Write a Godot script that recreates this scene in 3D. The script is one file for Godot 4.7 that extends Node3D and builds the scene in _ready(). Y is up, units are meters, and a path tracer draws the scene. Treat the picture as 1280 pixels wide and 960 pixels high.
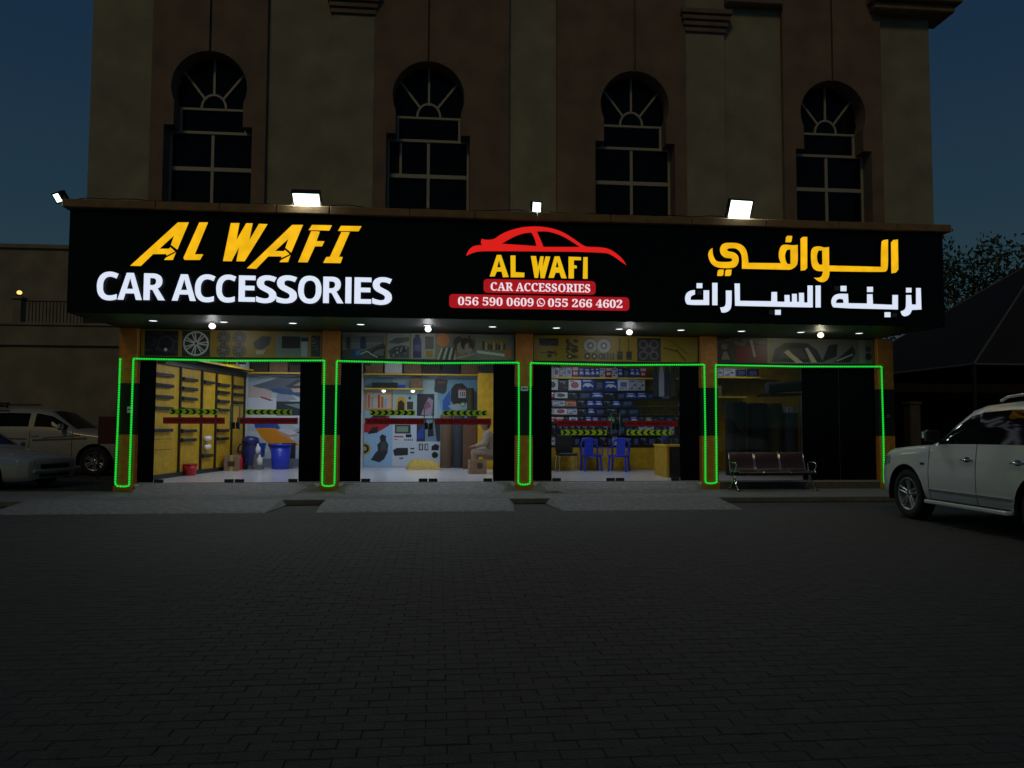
extends Node3D
# A car accessories shop at dusk: y up, metres, the shopfront lies in the plane z = 0 and faces +z.

const SIGN := [
	["y","letter_a",[-6.616,5.155,-6.423,5.161,-6.612,4.651,-6.729,4.737,-6.678,4.909,-6.924,4.662,-6.759,4.666,-6.738,4.696,-6.651,4.619,-6.802,4.537,-6.799,4.566,-7.033,4.560,-7.242,4.337,-7.428,4.337],[]],
	["y","letter_a_foot",[-6.635,4.603,-6.686,4.461,-6.840,4.458,-6.815,4.495],[]],
	["y","letter_l",[-6.239,5.166,-6.084,5.171,-6.303,4.574,-6.155,4.578,-6.208,4.473,-6.479,4.466,-6.504,4.503],[]],
	["y","letter_w",[-5.680,5.169,-5.525,5.174,-5.572,4.859,-5.405,5.173,-5.288,5.176,-5.342,4.861,-5.175,5.171,-5.021,5.167,-5.417,4.466,-5.566,4.463,-5.523,4.726,-5.650,4.461,-5.803,4.461],[]],
	["y","letter_a",[-4.578,5.167,-4.381,5.173,-4.585,4.645,-4.694,4.735,-4.644,4.900,-4.875,4.672,-4.721,4.671,-4.701,4.697,-4.615,4.617,-4.767,4.540,-4.760,4.572,-4.998,4.566,-5.209,4.331,-5.375,4.338],[]],
	["y","letter_a_foot",[-4.598,4.599,-4.640,4.468,-4.794,4.464,-4.770,4.502],[]],
	["y","letter_f_bar",[-4.217,5.177,-3.857,5.179,-3.902,5.076,-4.281,5.076],[]],
	["y","letter_f",[-4.232,5.061,-4.072,5.057,-4.131,4.876,-3.987,4.875,-4.031,4.777,-4.157,4.774,-4.287,4.472,-4.458,4.472],[]],
	["y","letter_i_bar",[-3.692,5.175,-3.313,5.177,-3.367,5.078,-3.744,5.076],[]],
	["y","letter_i",[-3.682,5.061,-3.526,5.061,-3.716,4.591,-3.649,4.588,-3.688,4.471,-4.005,4.470,-3.950,4.581,-3.884,4.587],[]],
	["y","arabic_fa_ya",[3.421,4.936,3.424,4.867,3.428,4.829,3.433,4.801,3.441,4.774,3.451,4.749,3.462,4.727,3.474,4.708,3.488,4.693,3.504,4.681,3.531,4.673,3.570,4.668,3.622,4.666,3.686,4.667,3.735,4.670,3.771,4.675,3.794,4.682,3.811,4.698,3.808,4.732,3.794,4.739,3.780,4.742,3.762,4.743,3.739,4.745,3.711,4.745,3.684,4.750,3.660,4.758,3.638,4.769,3.619,4.785,3.603,4.802,3.590,4.822,3.580,4.843,3.574,4.867,3.571,4.890,3.571,4.912,3.575,4.935,3.581,4.956,3.591,4.976,3.602,4.993,3.615,5.008,3.631,5.020,3.651,5.030,3.676,5.038,3.707,5.043,3.760,5.047,3.830,5.049,3.883,5.047,3.917,5.043,3.948,5.036,3.979,5.026,4.007,5.012,4.033,4.995,4.056,4.975,4.076,4.950,4.093,4.923,4.108,4.888,4.119,4.847,4.129,4.785,4.142,4.661,4.799,4.669,4.775,4.729,4.764,4.763,4.759,4.792,4.757,4.821,4.758,4.852,4.761,4.882,4.767,4.911,4.776,4.940,4.787,4.968,4.801,4.992,4.816,5.011,4.832,5.024,4.850,5.033,4.875,5.038,4.906,5.040,4.944,5.039,4.988,5.034,5.028,5.031,5.062,5.031,5.096,5.033,5.149,5.043,5.148,4.849,5.146,4.757,5.141,4.703,5.134,4.665,5.124,4.643,5.111,4.623,5.094,4.604,5.073,4.587,5.048,4.571,5.024,4.559,5.000,4.550,4.977,4.545,4.955,4.543,4.881,4.542,4.693,4.541,4.008,4.542,4.010,4.673,4.009,4.737,4.005,4.778,3.999,4.810,3.990,4.834,3.980,4.855,3.968,4.874,3.955,4.891,3.940,4.906,3.924,4.918,3.907,4.927,3.890,4.934,3.873,4.938,3.853,4.940,3.831,4.942,3.807,4.941,3.780,4.940,3.758,4.937,3.741,4.932,3.727,4.924,3.709,4.906,3.726,4.889,3.741,4.880,3.758,4.876,3.779,4.872,3.806,4.869,3.830,4.865,3.853,4.857,3.875,4.847,3.894,4.835,3.911,4.820,3.924,4.802,3.935,4.781,3.942,4.757,3.945,4.733,3.945,4.707,3.941,4.680,3.933,4.651,3.922,4.627,3.908,4.605,3.891,4.587,3.871,4.573,3.841,4.561,3.800,4.552,3.749,4.547,3.687,4.545,3.632,4.545,3.584,4.548,3.543,4.553,3.508,4.561,3.476,4.572,3.448,4.586,3.423,4.604,3.401,4.625,3.382,4.649,3.366,4.677,3.353,4.708,3.342,4.742,3.336,4.773,3.334,4.802,3.337,4.829,3.344,4.852,3.353,4.873,3.365,4.891,3.383,4.909],[[4.929,4.936,4.997,4.947,4.995,4.656,4.933,4.658,4.910,4.697,4.900,4.722,4.893,4.745,4.889,4.772,4.886,4.803,4.887,4.831,4.892,4.857,4.903,4.887]]],
	["y","arabic_dot",[3.546,4.515,3.644,4.517,3.632,4.413,3.607,4.391,3.509,4.388,3.521,4.488],[]],
	["y","arabic_dot",[3.696,4.518,3.802,4.520,3.790,4.422,3.765,4.394,3.663,4.392,3.673,4.492],[]],
	["y","arabic_dot",[4.942,5.218,5.041,5.217,5.025,5.113,5.003,5.088,4.899,5.088,4.912,5.188],[]],
	["y","arabic_alif",[5.208,5.164,5.256,5.203,5.349,5.207,5.337,4.589,5.292,4.541,5.200,4.530],[]],
	["y","arabic_lam_waw",[5.415,4.824,5.417,4.882,5.420,4.911,5.425,4.933,5.432,4.952,5.442,4.969,5.454,4.984,5.470,4.997,5.489,5.007,5.511,5.015,5.537,5.020,5.566,5.023,5.593,5.023,5.619,5.021,5.642,5.016,5.664,5.009,5.686,5.005,5.709,5.004,5.738,5.006,5.793,5.015,5.789,4.646,6.861,4.644,6.870,4.924,6.878,5.051,6.890,5.153,6.909,5.169,6.924,5.178,6.943,5.185,6.971,5.191,7.026,5.199,7.016,4.777,7.007,4.658,7.000,4.609,6.992,4.591,6.983,4.576,6.972,4.564,6.958,4.555,6.944,4.549,6.862,4.544,6.639,4.538,5.793,4.530,5.792,4.490,5.789,4.467,5.785,4.448,5.780,4.428,5.772,4.407,5.762,4.387,5.751,4.370,5.738,4.355,5.724,4.343,5.708,4.332,5.692,4.323,5.676,4.317,5.659,4.313,5.642,4.311,5.623,4.311,5.605,4.313,5.586,4.318,5.566,4.325,5.545,4.336,5.517,4.356,5.466,4.396,5.529,4.396,5.560,4.398,5.582,4.403,5.600,4.411,5.614,4.421,5.627,4.435,5.637,4.452,5.646,4.477,5.657,4.527,5.592,4.528,5.559,4.530,5.535,4.535,5.513,4.542,5.494,4.551,5.477,4.563,5.462,4.579,5.448,4.599,5.437,4.622,5.428,4.653,5.421,4.692,5.417,4.740],[[5.579,4.940,5.650,4.942,5.648,4.658,5.583,4.660,5.560,4.701,5.549,4.728,5.544,4.753,5.541,4.783,5.540,4.815,5.542,4.844,5.547,4.870,5.556,4.897]]],
	["y","arabic_alif",[7.084,5.138,7.134,5.190,7.233,5.204,7.227,4.604,7.176,4.537,7.078,4.518],[]],
	["w","arabic_ta",[3.063,4.104,3.062,4.017,3.029,4.005,3.012,3.997,3.001,3.990,2.991,3.981,2.984,3.971,2.978,3.961,2.975,3.950,2.975,3.935,2.978,3.908,3.230,3.913,3.232,4.102,3.346,4.104,3.343,3.817,3.106,3.813,2.998,3.813,2.911,3.819,2.894,3.833,2.885,3.846,2.877,3.862,2.871,3.880,2.866,3.902,2.864,3.925,2.865,3.948,2.868,3.972,2.875,3.996,2.884,4.018,2.897,4.038,2.914,4.055,2.934,4.070,2.955,4.082,2.978,4.091,3.007,4.098],[]],
	["w","arabic_dot",[3.095,4.238,3.212,4.240,3.211,4.143,3.094,4.140],[]],
	["d","arabic_dot",[3.107,4.096,3.199,4.097,3.198,4.009,3.106,4.008],[]],
	["w","arabic_alif",[3.408,4.252,3.514,4.254,3.508,3.816,3.403,3.814],[]],
	["w","arabic_ra",[3.678,4.107,3.796,4.109,3.794,3.927,3.790,3.842,3.782,3.791,3.771,3.756,3.758,3.737,3.742,3.720,3.725,3.705,3.707,3.694,3.687,3.685,3.667,3.679,3.648,3.675,3.626,3.674,3.587,3.675,3.558,3.772,3.603,3.778,3.625,3.784,3.641,3.792,3.653,3.802,3.663,3.814,3.671,3.841,3.676,3.881,3.678,3.953],[]],
	["w","arabic_lam_sin_ya_alif",[3.855,4.248,3.961,4.250,3.960,3.911,4.590,3.914,4.599,4.096,4.711,4.098,4.711,3.909,4.860,3.908,4.862,4.042,4.964,4.044,4.968,3.910,5.012,3.910,5.015,4.068,5.113,4.070,5.114,3.912,5.155,3.913,5.158,4.091,5.260,4.093,5.261,3.901,5.328,3.902,5.335,4.239,5.443,4.241,5.435,3.806,3.859,3.811],[]],
	["w","arabic_dot",[4.664,3.747,4.782,3.749,4.780,3.650,4.663,3.648],[]],
	["d","arabic_dot",[4.543,3.741,4.640,3.742,4.638,3.654,4.541,3.652],[]],
	["w","arabic_alif",[5.499,4.242,5.606,4.244,5.597,3.808,5.490,3.807],[]],
	["w","arabic_ya_nun_ta",[5.817,3.908,5.817,3.931,5.820,3.954,5.827,3.978,5.838,4.003,5.853,4.025,5.871,4.044,5.893,4.060,5.919,4.073,5.952,4.083,5.991,4.089,6.049,4.092,6.165,4.091,6.171,3.904,6.554,3.905,6.559,4.090,6.673,4.093,6.679,3.897,7.079,3.889,7.088,4.085,7.205,4.087,7.197,3.797,6.202,3.802,5.859,3.816,5.842,3.834,5.833,3.849,5.826,3.866,5.820,3.885],[[5.913,3.903,5.925,3.963,5.960,3.980,5.980,3.987,5.998,3.988,6.020,3.986,6.063,3.975,6.068,3.906]]],
	["w","arabic_dot",[6.013,4.247,6.137,4.249,6.135,4.142,6.011,4.139],[]],
	["d","arabic_dot",[5.889,4.240,5.999,4.242,5.997,4.153,5.888,4.151],[]],
	["w","arabic_dot",[6.562,4.238,6.687,4.241,6.684,4.137,6.560,4.134],[]],
	["w","arabic_dot",[6.914,3.738,7.039,3.740,7.037,3.641,6.911,3.638],[]],
	["d","arabic_dot",[7.070,3.725,7.175,3.727,7.172,3.643,7.068,3.641],[]],
	["w","arabic_lam_zay",[7.373,4.090,7.482,4.092,7.489,3.902,7.578,3.904,7.587,4.235,7.688,4.237,7.691,3.806,7.491,3.792,7.466,3.741,7.448,3.715,7.429,3.698,7.406,3.684,7.380,3.673,7.356,3.666,7.335,3.663,7.317,3.664,7.301,3.670,7.288,3.679,7.276,3.692,7.265,3.713,7.249,3.758,7.296,3.776,7.319,3.787,7.334,3.799,7.346,3.812,7.354,3.827,7.361,3.853,7.365,3.891,7.369,3.955],[]],
	["w","arabic_dot",[7.377,4.235,7.492,4.237,7.490,4.143,7.374,4.140],[]],
	["r","car_outline",[-1.364,4.671,-1.342,4.733,-1.325,4.767,-1.307,4.792,-1.284,4.817,-1.257,4.840,-1.227,4.858,-1.195,4.871,-1.151,4.879,-1.067,4.884,-1.080,4.915,-1.084,4.933,-1.084,4.948,-1.080,4.969,-1.068,5.008,-1.037,4.998,-1.013,4.994,-0.985,4.992,-0.950,4.992,-0.908,4.993,-0.868,5.000,-0.831,5.014,-0.795,5.034,-0.763,5.061,-0.728,5.085,-0.691,5.108,-0.652,5.130,-0.611,5.150,-0.567,5.169,-0.495,5.196,-0.413,5.221,-0.358,5.235,-0.303,5.247,-0.248,5.257,-0.193,5.264,-0.136,5.269,-0.048,5.273,0.045,5.272,0.109,5.268,0.174,5.260,0.242,5.249,0.311,5.235,0.377,5.217,0.439,5.195,0.498,5.169,0.582,5.125,0.686,5.061,0.832,4.961,0.887,4.928,0.929,4.913,0.978,4.906,1.039,4.903,1.149,4.903,1.236,4.899,1.286,4.894,1.328,4.887,1.370,4.876,1.412,4.859,1.454,4.837,1.496,4.810,1.534,4.783,1.569,4.756,1.601,4.729,1.629,4.702,1.653,4.675,1.673,4.650,1.693,4.619,1.721,4.564,1.615,4.632,1.520,4.700,1.468,4.734,1.426,4.756,1.384,4.775,1.342,4.789,1.167,4.798,0.706,4.802,-0.440,4.784,-0.905,4.773,-1.084,4.766,-1.131,4.759,-1.177,4.749,-1.221,4.736,-1.273,4.715],[[-0.686,4.922,-0.563,4.999,-0.496,5.039,-0.445,5.065,-0.395,5.088,-0.347,5.106,-0.302,5.121,-0.259,5.133,-0.209,5.142,-0.124,5.152,-0.088,5.091,-0.070,5.054,-0.057,5.022,-0.043,4.978,-0.022,4.894,-0.385,4.910],[-0.014,5.174,0.103,5.182,0.170,5.181,0.227,5.174,0.287,5.162,0.349,5.144,0.408,5.124,0.464,5.102,0.516,5.078,0.589,5.038,0.680,4.983,0.809,4.899,0.111,4.881,0.055,5.024]]],
	["Y","letter_a",[-0.781,4.705,-0.699,4.707,-0.553,4.287,-0.662,4.279,-0.689,4.388,-0.779,4.386,-0.820,4.292,-0.915,4.290],[[-0.739,4.601,-0.706,4.470,-0.771,4.468]]],
	["Y","letter_l",[-0.521,4.700,-0.425,4.702,-0.424,4.383,-0.252,4.376,-0.257,4.288,-0.514,4.282],[]],
	["Y","letter_w",[-0.132,4.701,-0.032,4.701,0.006,4.492,0.050,4.697,0.116,4.699,0.097,4.494,0.152,4.700,0.243,4.696,0.133,4.279,0.056,4.278,0.037,4.470,0.007,4.282,-0.059,4.281],[]],
	["Y","letter_a",[0.326,4.704,0.420,4.706,0.559,4.283,0.456,4.286,0.420,4.391,0.346,4.389,0.310,4.289,0.208,4.287],[[0.376,4.611,0.404,4.495,0.346,4.494]]],
	["Y","letter_f",[0.595,4.705,0.837,4.702,0.837,4.641,0.698,4.638,0.698,4.541,0.753,4.537,0.753,4.481,0.698,4.480,0.697,4.286,0.595,4.284],[]],
	["Y","letter_i",[0.882,4.703,0.965,4.705,0.964,4.286,0.872,4.284],[]],
]
const WHITE_TEXT := [["C",-7.992,-7.631,3.702,4.224], ["A",-7.631,-7.215,3.720,4.209], ["R",-7.183,-6.813,3.722,4.207], ["A",-6.688,-6.272,3.720,4.203], ["C",-6.287,-5.934,3.699,4.211], ["C",-5.912,-5.565,3.701,4.214], ["E",-5.514,-5.220,3.724,4.204], ["S",-5.200,-4.842,3.703,4.216], ["S",-4.838,-4.472,3.705,4.224], ["O",-4.449,-4.031,3.710,4.224], ["R",-3.997,-3.627,3.725,4.215], ["I",-3.593,-3.485,3.728,4.213], ["E",-3.428,-3.119,3.726,4.214], ["S",-3.101,-2.740,3.709,4.227]]

const FLOOR := 0.25     # shop floor
const PAVE := 0.09      # pavement
const SOFFIT := 3.49
const BAYS := [-6.225, -2.075, 2.075, 6.225]
const ORDINAL := ["first", "second", "third", "fourth", "fifth", "sixth", "seventh", "eighth", "ninth", "tenth", "eleventh", "twelfth", "thirteenth", "fourteenth", "fifteenth", "sixteenth", "seventeenth", "eighteenth", "nineteenth", "twentieth", "twenty-first", "twenty-second", "twenty-third", "twenty-fourth"]

var M := {}
var rng := RandomNumberGenerator.new()
var taken := {}

# ------------------------------------------------------------------ helpers
func numbered(called: String) -> String:
	var n: int = taken.get(called, 0)
	taken[called] = n + 1
	return called if n == 0 else "%s_%03d" % [called, n]

func thing(called: String, label: String, category: String, at := Vector3.ZERO, turn := 0.0, group := "") -> Node3D:
	var o := Node3D.new()
	o.name = numbered(called)
	add_child(o)
	o.position = at
	o.rotation.y = turn
	tag(o, label, category, group)
	return o

func tag(o: Node, label: String, category := "", group := "", kind := "") -> void:
	if label: o.set_meta("label", label)
	if category: o.set_meta("category", category)
	if group: o.set_meta("group", group)
	if kind: o.set_meta("kind", kind)

func st() -> SurfaceTool:
	var s := SurfaceTool.new()
	s.begin(Mesh.PRIMITIVE_TRIANGLES)
	s.set_smooth_group(-1)
	return s

func fin(s: SurfaceTool) -> ArrayMesh:
	s.generate_normals()
	return s.commit()

func part(parent: Node, called: String, s, m: Material, at := Vector3.ZERO) -> MeshInstance3D:
	var o := MeshInstance3D.new()
	o.name = called if parent != self else numbered(called)
	o.mesh = fin(s) if s is SurfaceTool else s
	o.material_override = m
	o.position = at
	parent.add_child(o, true)
	return o

func structure(called: String, s, m: Material) -> MeshInstance3D:
	var o := part(self, called, s, m)
	o.set_meta("kind", "structure")
	return o

func tri(s: SurfaceTool, a: Vector3, b: Vector3, c: Vector3) -> void:
	s.add_vertex(a); s.add_vertex(b); s.add_vertex(c)

func quad(s: SurfaceTool, a: Vector3, b: Vector3, c: Vector3, d: Vector3) -> void:
	tri(s, a, b, c); tri(s, a, c, d)

# a quad with texture coordinates, a = top left, b = top right, c = bottom right, d = bottom left
func quad_uv(s: SurfaceTool, a: Vector3, b: Vector3, c: Vector3, d: Vector3) -> void:
	var v := [a, b, c, a, c, d]
	var u := [Vector2(0, 0), Vector2(1, 0), Vector2(1, 1), Vector2(0, 0), Vector2(1, 1), Vector2(0, 1)]
	for i in 6:
		s.set_uv(u[i]); s.add_vertex(v[i])

# box from its centre and size, edges cut by b; t turns and places it
func bx(s: SurfaceTool, c: Vector3, size: Vector3, b := 0.0, t := Transform3D.IDENTITY) -> void:
	var h := size / 2
	b = minf(b, minf(h.x, minf(h.y, h.z)) * 0.49)
	var p := func(x: float, y: float, z: float) -> Vector3: return t * (c + Vector3(x, y, z))
	for ax in 3:
		for sg in [-1.0, 1.0]:
			var q := []
			for k in [[-1, -1], [1, -1], [1, 1], [-1, 1]]:
				var v := Vector3.ZERO
				v[ax] = sg * h[ax]
				v[(ax + 1) % 3] = k[0] * (h[(ax + 1) % 3] - b)
				v[(ax + 2) % 3] = k[1] * (h[(ax + 2) % 3] - b)
				q.append(p.call(v.x, v.y, v.z))
			if sg > 0: quad(s, q[3], q[2], q[1], q[0])
			else: quad(s, q[0], q[1], q[2], q[3])
	if b <= 0.0: return
	for ax in 3:
		var u := (ax + 1) % 3
		var w := (ax + 2) % 3
		for k in [[-1, -1], [1, -1], [1, 1], [-1, 1]]:
			var q := []
			for e in [-1, 1]:
				var v1 := Vector3.ZERO
				v1[ax] = e * (h[ax] - b); v1[u] = k[0] * h[u]; v1[w] = k[1] * (h[w] - b)
				var v2 := Vector3.ZERO
				v2[ax] = e * (h[ax] - b); v2[u] = k[0] * (h[u] - b); v2[w] = k[1] * h[w]
				q.append(p.call(v1.x, v1.y, v1.z)); q.append(p.call(v2.x, v2.y, v2.z))
			if k[0] * k[1] > 0: quad(s, q[0], q[1], q[3], q[2])
			else: quad(s, q[2], q[3], q[1], q[0])
	for sx in [-1, 1]:
		for sy in [-1, 1]:
			for sz in [-1, 1]:
				var a: Vector3 = p.call(sx * h.x, sy * (h.y - b), sz * (h.z - b))
				var d: Vector3 = p.call(sx * (h.x - b), sy * h.y, sz * (h.z - b))
				var e: Vector3 = p.call(sx * (h.x - b), sy * (h.y - b), sz * h.z)
				if sx * sy * sz > 0: tri(s, a, e, d)
				else: tri(s, a, d, e)

func box(x0: float, x1: float, y0: float, y1: float, z0: float, z1: float, b := 0.0) -> SurfaceTool:
	var s := st()
	bx(s, Vector3((x0 + x1) / 2, (y0 + y1) / 2, (z0 + z1) / 2), Vector3(x1 - x0, y1 - y0, z1 - z0), b)
	return s

# a tube along points
func tube(s: SurfaceTool, pts: Array, r, sides := 8, caps := true) -> void:
	s.set_smooth_group(0)
	var rings := []
	for i in pts.size():
		var d: Vector3 = (pts[mini(i + 1, pts.size() - 1)] - pts[maxi(i - 1, 0)]).normalized()
		var u := d.cross(Vector3.UP if absf(d.y) < 0.9 else Vector3.RIGHT).normalized()
		var w := d.cross(u).normalized()
		var ring := []
		var rr: float = r[i] if r is Array else r
		for k in sides:
			var a := TAU * k / sides
			ring.append(pts[i] + (u * cos(a) + w * sin(a)) * rr)
		rings.append(ring)
	for i in pts.size() - 1:
		for k in sides:
			quad(s, rings[i][k], rings[i + 1][k], rings[i + 1][(k + 1) % sides], rings[i][(k + 1) % sides])
	s.set_smooth_group(-1)
	if caps:
		for k in sides:
			tri(s, pts[0], rings[0][k], rings[0][(k + 1) % sides])
			tri(s, pts[-1], rings[-1][(k + 1) % sides], rings[-1][k])

# profile of (radius, height) turned about the y axis, then placed by t
func lathe(s: SurfaceTool, prof: Array, t := Transform3D.IDENTITY, sides := 24, smooth := true) -> void:
	s.set_smooth_group(0 if smooth else -1)
	for i in prof.size() - 1:
		for k in sides:
			var a := TAU * k / sides
			var b := TAU * (k + 1) / sides
			var f := func(p: Vector2, g: float) -> Vector3: return t * Vector3(p.x * cos(g), p.y, p.x * sin(g))
			quad(s, f.call(prof[i], a), f.call(prof[i + 1], a), f.call(prof[i + 1], b), f.call(prof[i], b))
	s.set_smooth_group(-1)

func flat_list(a: Array) -> PackedVector2Array:
	var o := PackedVector2Array()
	for i in range(0, a.size(), 2):
		o.append(Vector2(a[i], a[i + 1]))
	return o

# outline and holes as one outline, joined by hair-thin slits
func slit(outer: PackedVector2Array, holes: Array) -> PackedVector2Array:
	var o := outer.duplicate()
	if Geometry2D.is_polygon_clockwise(o): o.reverse()
	for h0 in holes:
		var h: PackedVector2Array = h0.duplicate()
		if not Geometry2D.is_polygon_clockwise(h): h.reverse()
		var best := [1e9, 0, 0]
		for i in outer.size():
			for j in h.size():
				var d := o[i].distance_to(h[j])
				if d < best[0]: best = [d, i, j]
		var bi: int = best[1]
		var bj: int = best[2]
		var side := (h[bj] - o[bi]).normalized().orthogonal() * 0.0004
		var r := PackedVector2Array()
		for i in bi: r.append(o[i])
		r.append(o[bi] - side)
		for k in h.size() + 1:
			var p := h[(bj + k) % h.size()]
			if k == 0: p -= side
			if k == h.size(): p += side
			r.append(p)
		r.append(o[bi] + side)
		for i in range(bi + 1, o.size()): r.append(o[i])
		o = r
	return o

# plate of that outline between z0 and z1: front face into sf, its edges and back into ss
func plate(sf: SurfaceTool, ss: SurfaceTool, outer: PackedVector2Array, holes: Array, z0: float, z1: float, t := Transform3D.IDENTITY, back := true) -> void:
	var o := slit(outer, holes)
	var idx := Geometry2D.triangulate_polygon(o)
	if idx.is_empty(): push_warning("outline not filled")
	for i in range(0, idx.size(), 3):
		var a := o[idx[i]]
		var b := o[idx[i + 1]]
		var c := o[idx[i + 2]]
		if (b - a).cross(c - a) > 0:
			var k := b
			b = c
			c = k
		tri(sf, t * Vector3(a.x, a.y, z1), t * Vector3(b.x, b.y, z1), t * Vector3(c.x, c.y, z1))
		if back: tri(ss, t * Vector3(a.x, a.y, z0), t * Vector3(c.x, c.y, z0), t * Vector3(b.x, b.y, z0))
	for loop in [outer] + holes:
		var n: int = loop.size()
		for i in n:
			var a: Vector2 = loop[i]
			var b: Vector2 = loop[(i + 1) % n]
			quad(ss, t * Vector3(a.x, a.y, z0), t * Vector3(b.x, b.y, z0), t * Vector3(b.x, b.y, z1), t * Vector3(a.x, a.y, z1))

func slab(outer: PackedVector2Array, z0: float, z1: float, t := Transform3D.IDENTITY, holes := []) -> SurfaceTool:
	var s := st()
	plate(s, s, outer, holes, z0, z1, t)
	return s

func two_surfaces(sf: SurfaceTool, mf: Material, ss: SurfaceTool, ms: Material) -> ArrayMesh:
	sf.generate_normals()
	ss.generate_normals()
	sf.set_material(mf)
	ss.set_material(ms)
	var m := sf.commit()
	return ss.commit(m)

# ------------------------------------------------------------------ materials
func lin(r: float, g: float, b: float) -> Color:
	return Color(r, g, b).linear_to_srgb()

func noise_tex(freq: float, lo: float, hi: float, sd: int, size := 512, octaves := 4, kind := FastNoiseLite.TYPE_SIMPLEX_SMOOTH) -> NoiseTexture2D:
	var n := FastNoiseLite.new()
	n.seed = sd
	n.noise_type = kind
	n.frequency = freq
	n.fractal_octaves = octaves
	var t := NoiseTexture2D.new()
	t.width = size; t.height = size
	t.seamless = true
	t.noise = n
	var g := Gradient.new()
	g.set_color(0, Color(lo, lo, lo)); g.set_color(1, Color(hi, hi, hi))
	t.color_ramp = g
	return t

func mat(key: String, c: Color, rough := 0.7, metal := 0.0) -> StandardMaterial3D:
	var m := StandardMaterial3D.new()
	m.resource_name = key
	m.albedo_color = c
	m.roughness = rough
	m.metallic = metal
	M[key] = m
	return m

# colour variation, roughness and relief from noise, laid on in the world's axes
func grain(m: StandardMaterial3D, tex: Texture2D, scale: float, bump: Texture2D = null, depth := 0.0, fine: Texture2D = null, fine_scale := 4.0) -> void:
	m.albedo_texture = tex
	m.uv1_triplanar = true
	m.uv1_world_triplanar = true
	m.uv1_scale = Vector3.ONE * scale
	if bump:
		m.heightmap_enabled = true
		m.heightmap_texture = bump
		m.heightmap_scale = depth
	if fine:
		m.detail_enabled = true
		m.detail_albedo = fine
		m.detail_blend_mode = BaseMaterial3D.BLEND_MODE_MUL
		m.detail_uv_layer = BaseMaterial3D.DETAIL_UV_2
		m.uv2_triplanar = true
		m.uv2_world_triplanar = true
		m.uv2_scale = Vector3.ONE * fine_scale

func glow(key: String, c: Color, energy: float) -> StandardMaterial3D:
	var m := mat(key, lin(0.03, 0.03, 0.03), 0.4)
	m.emission_enabled = true
	m.emission = c
	m.emission_energy_multiplier = energy
	return m

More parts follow.
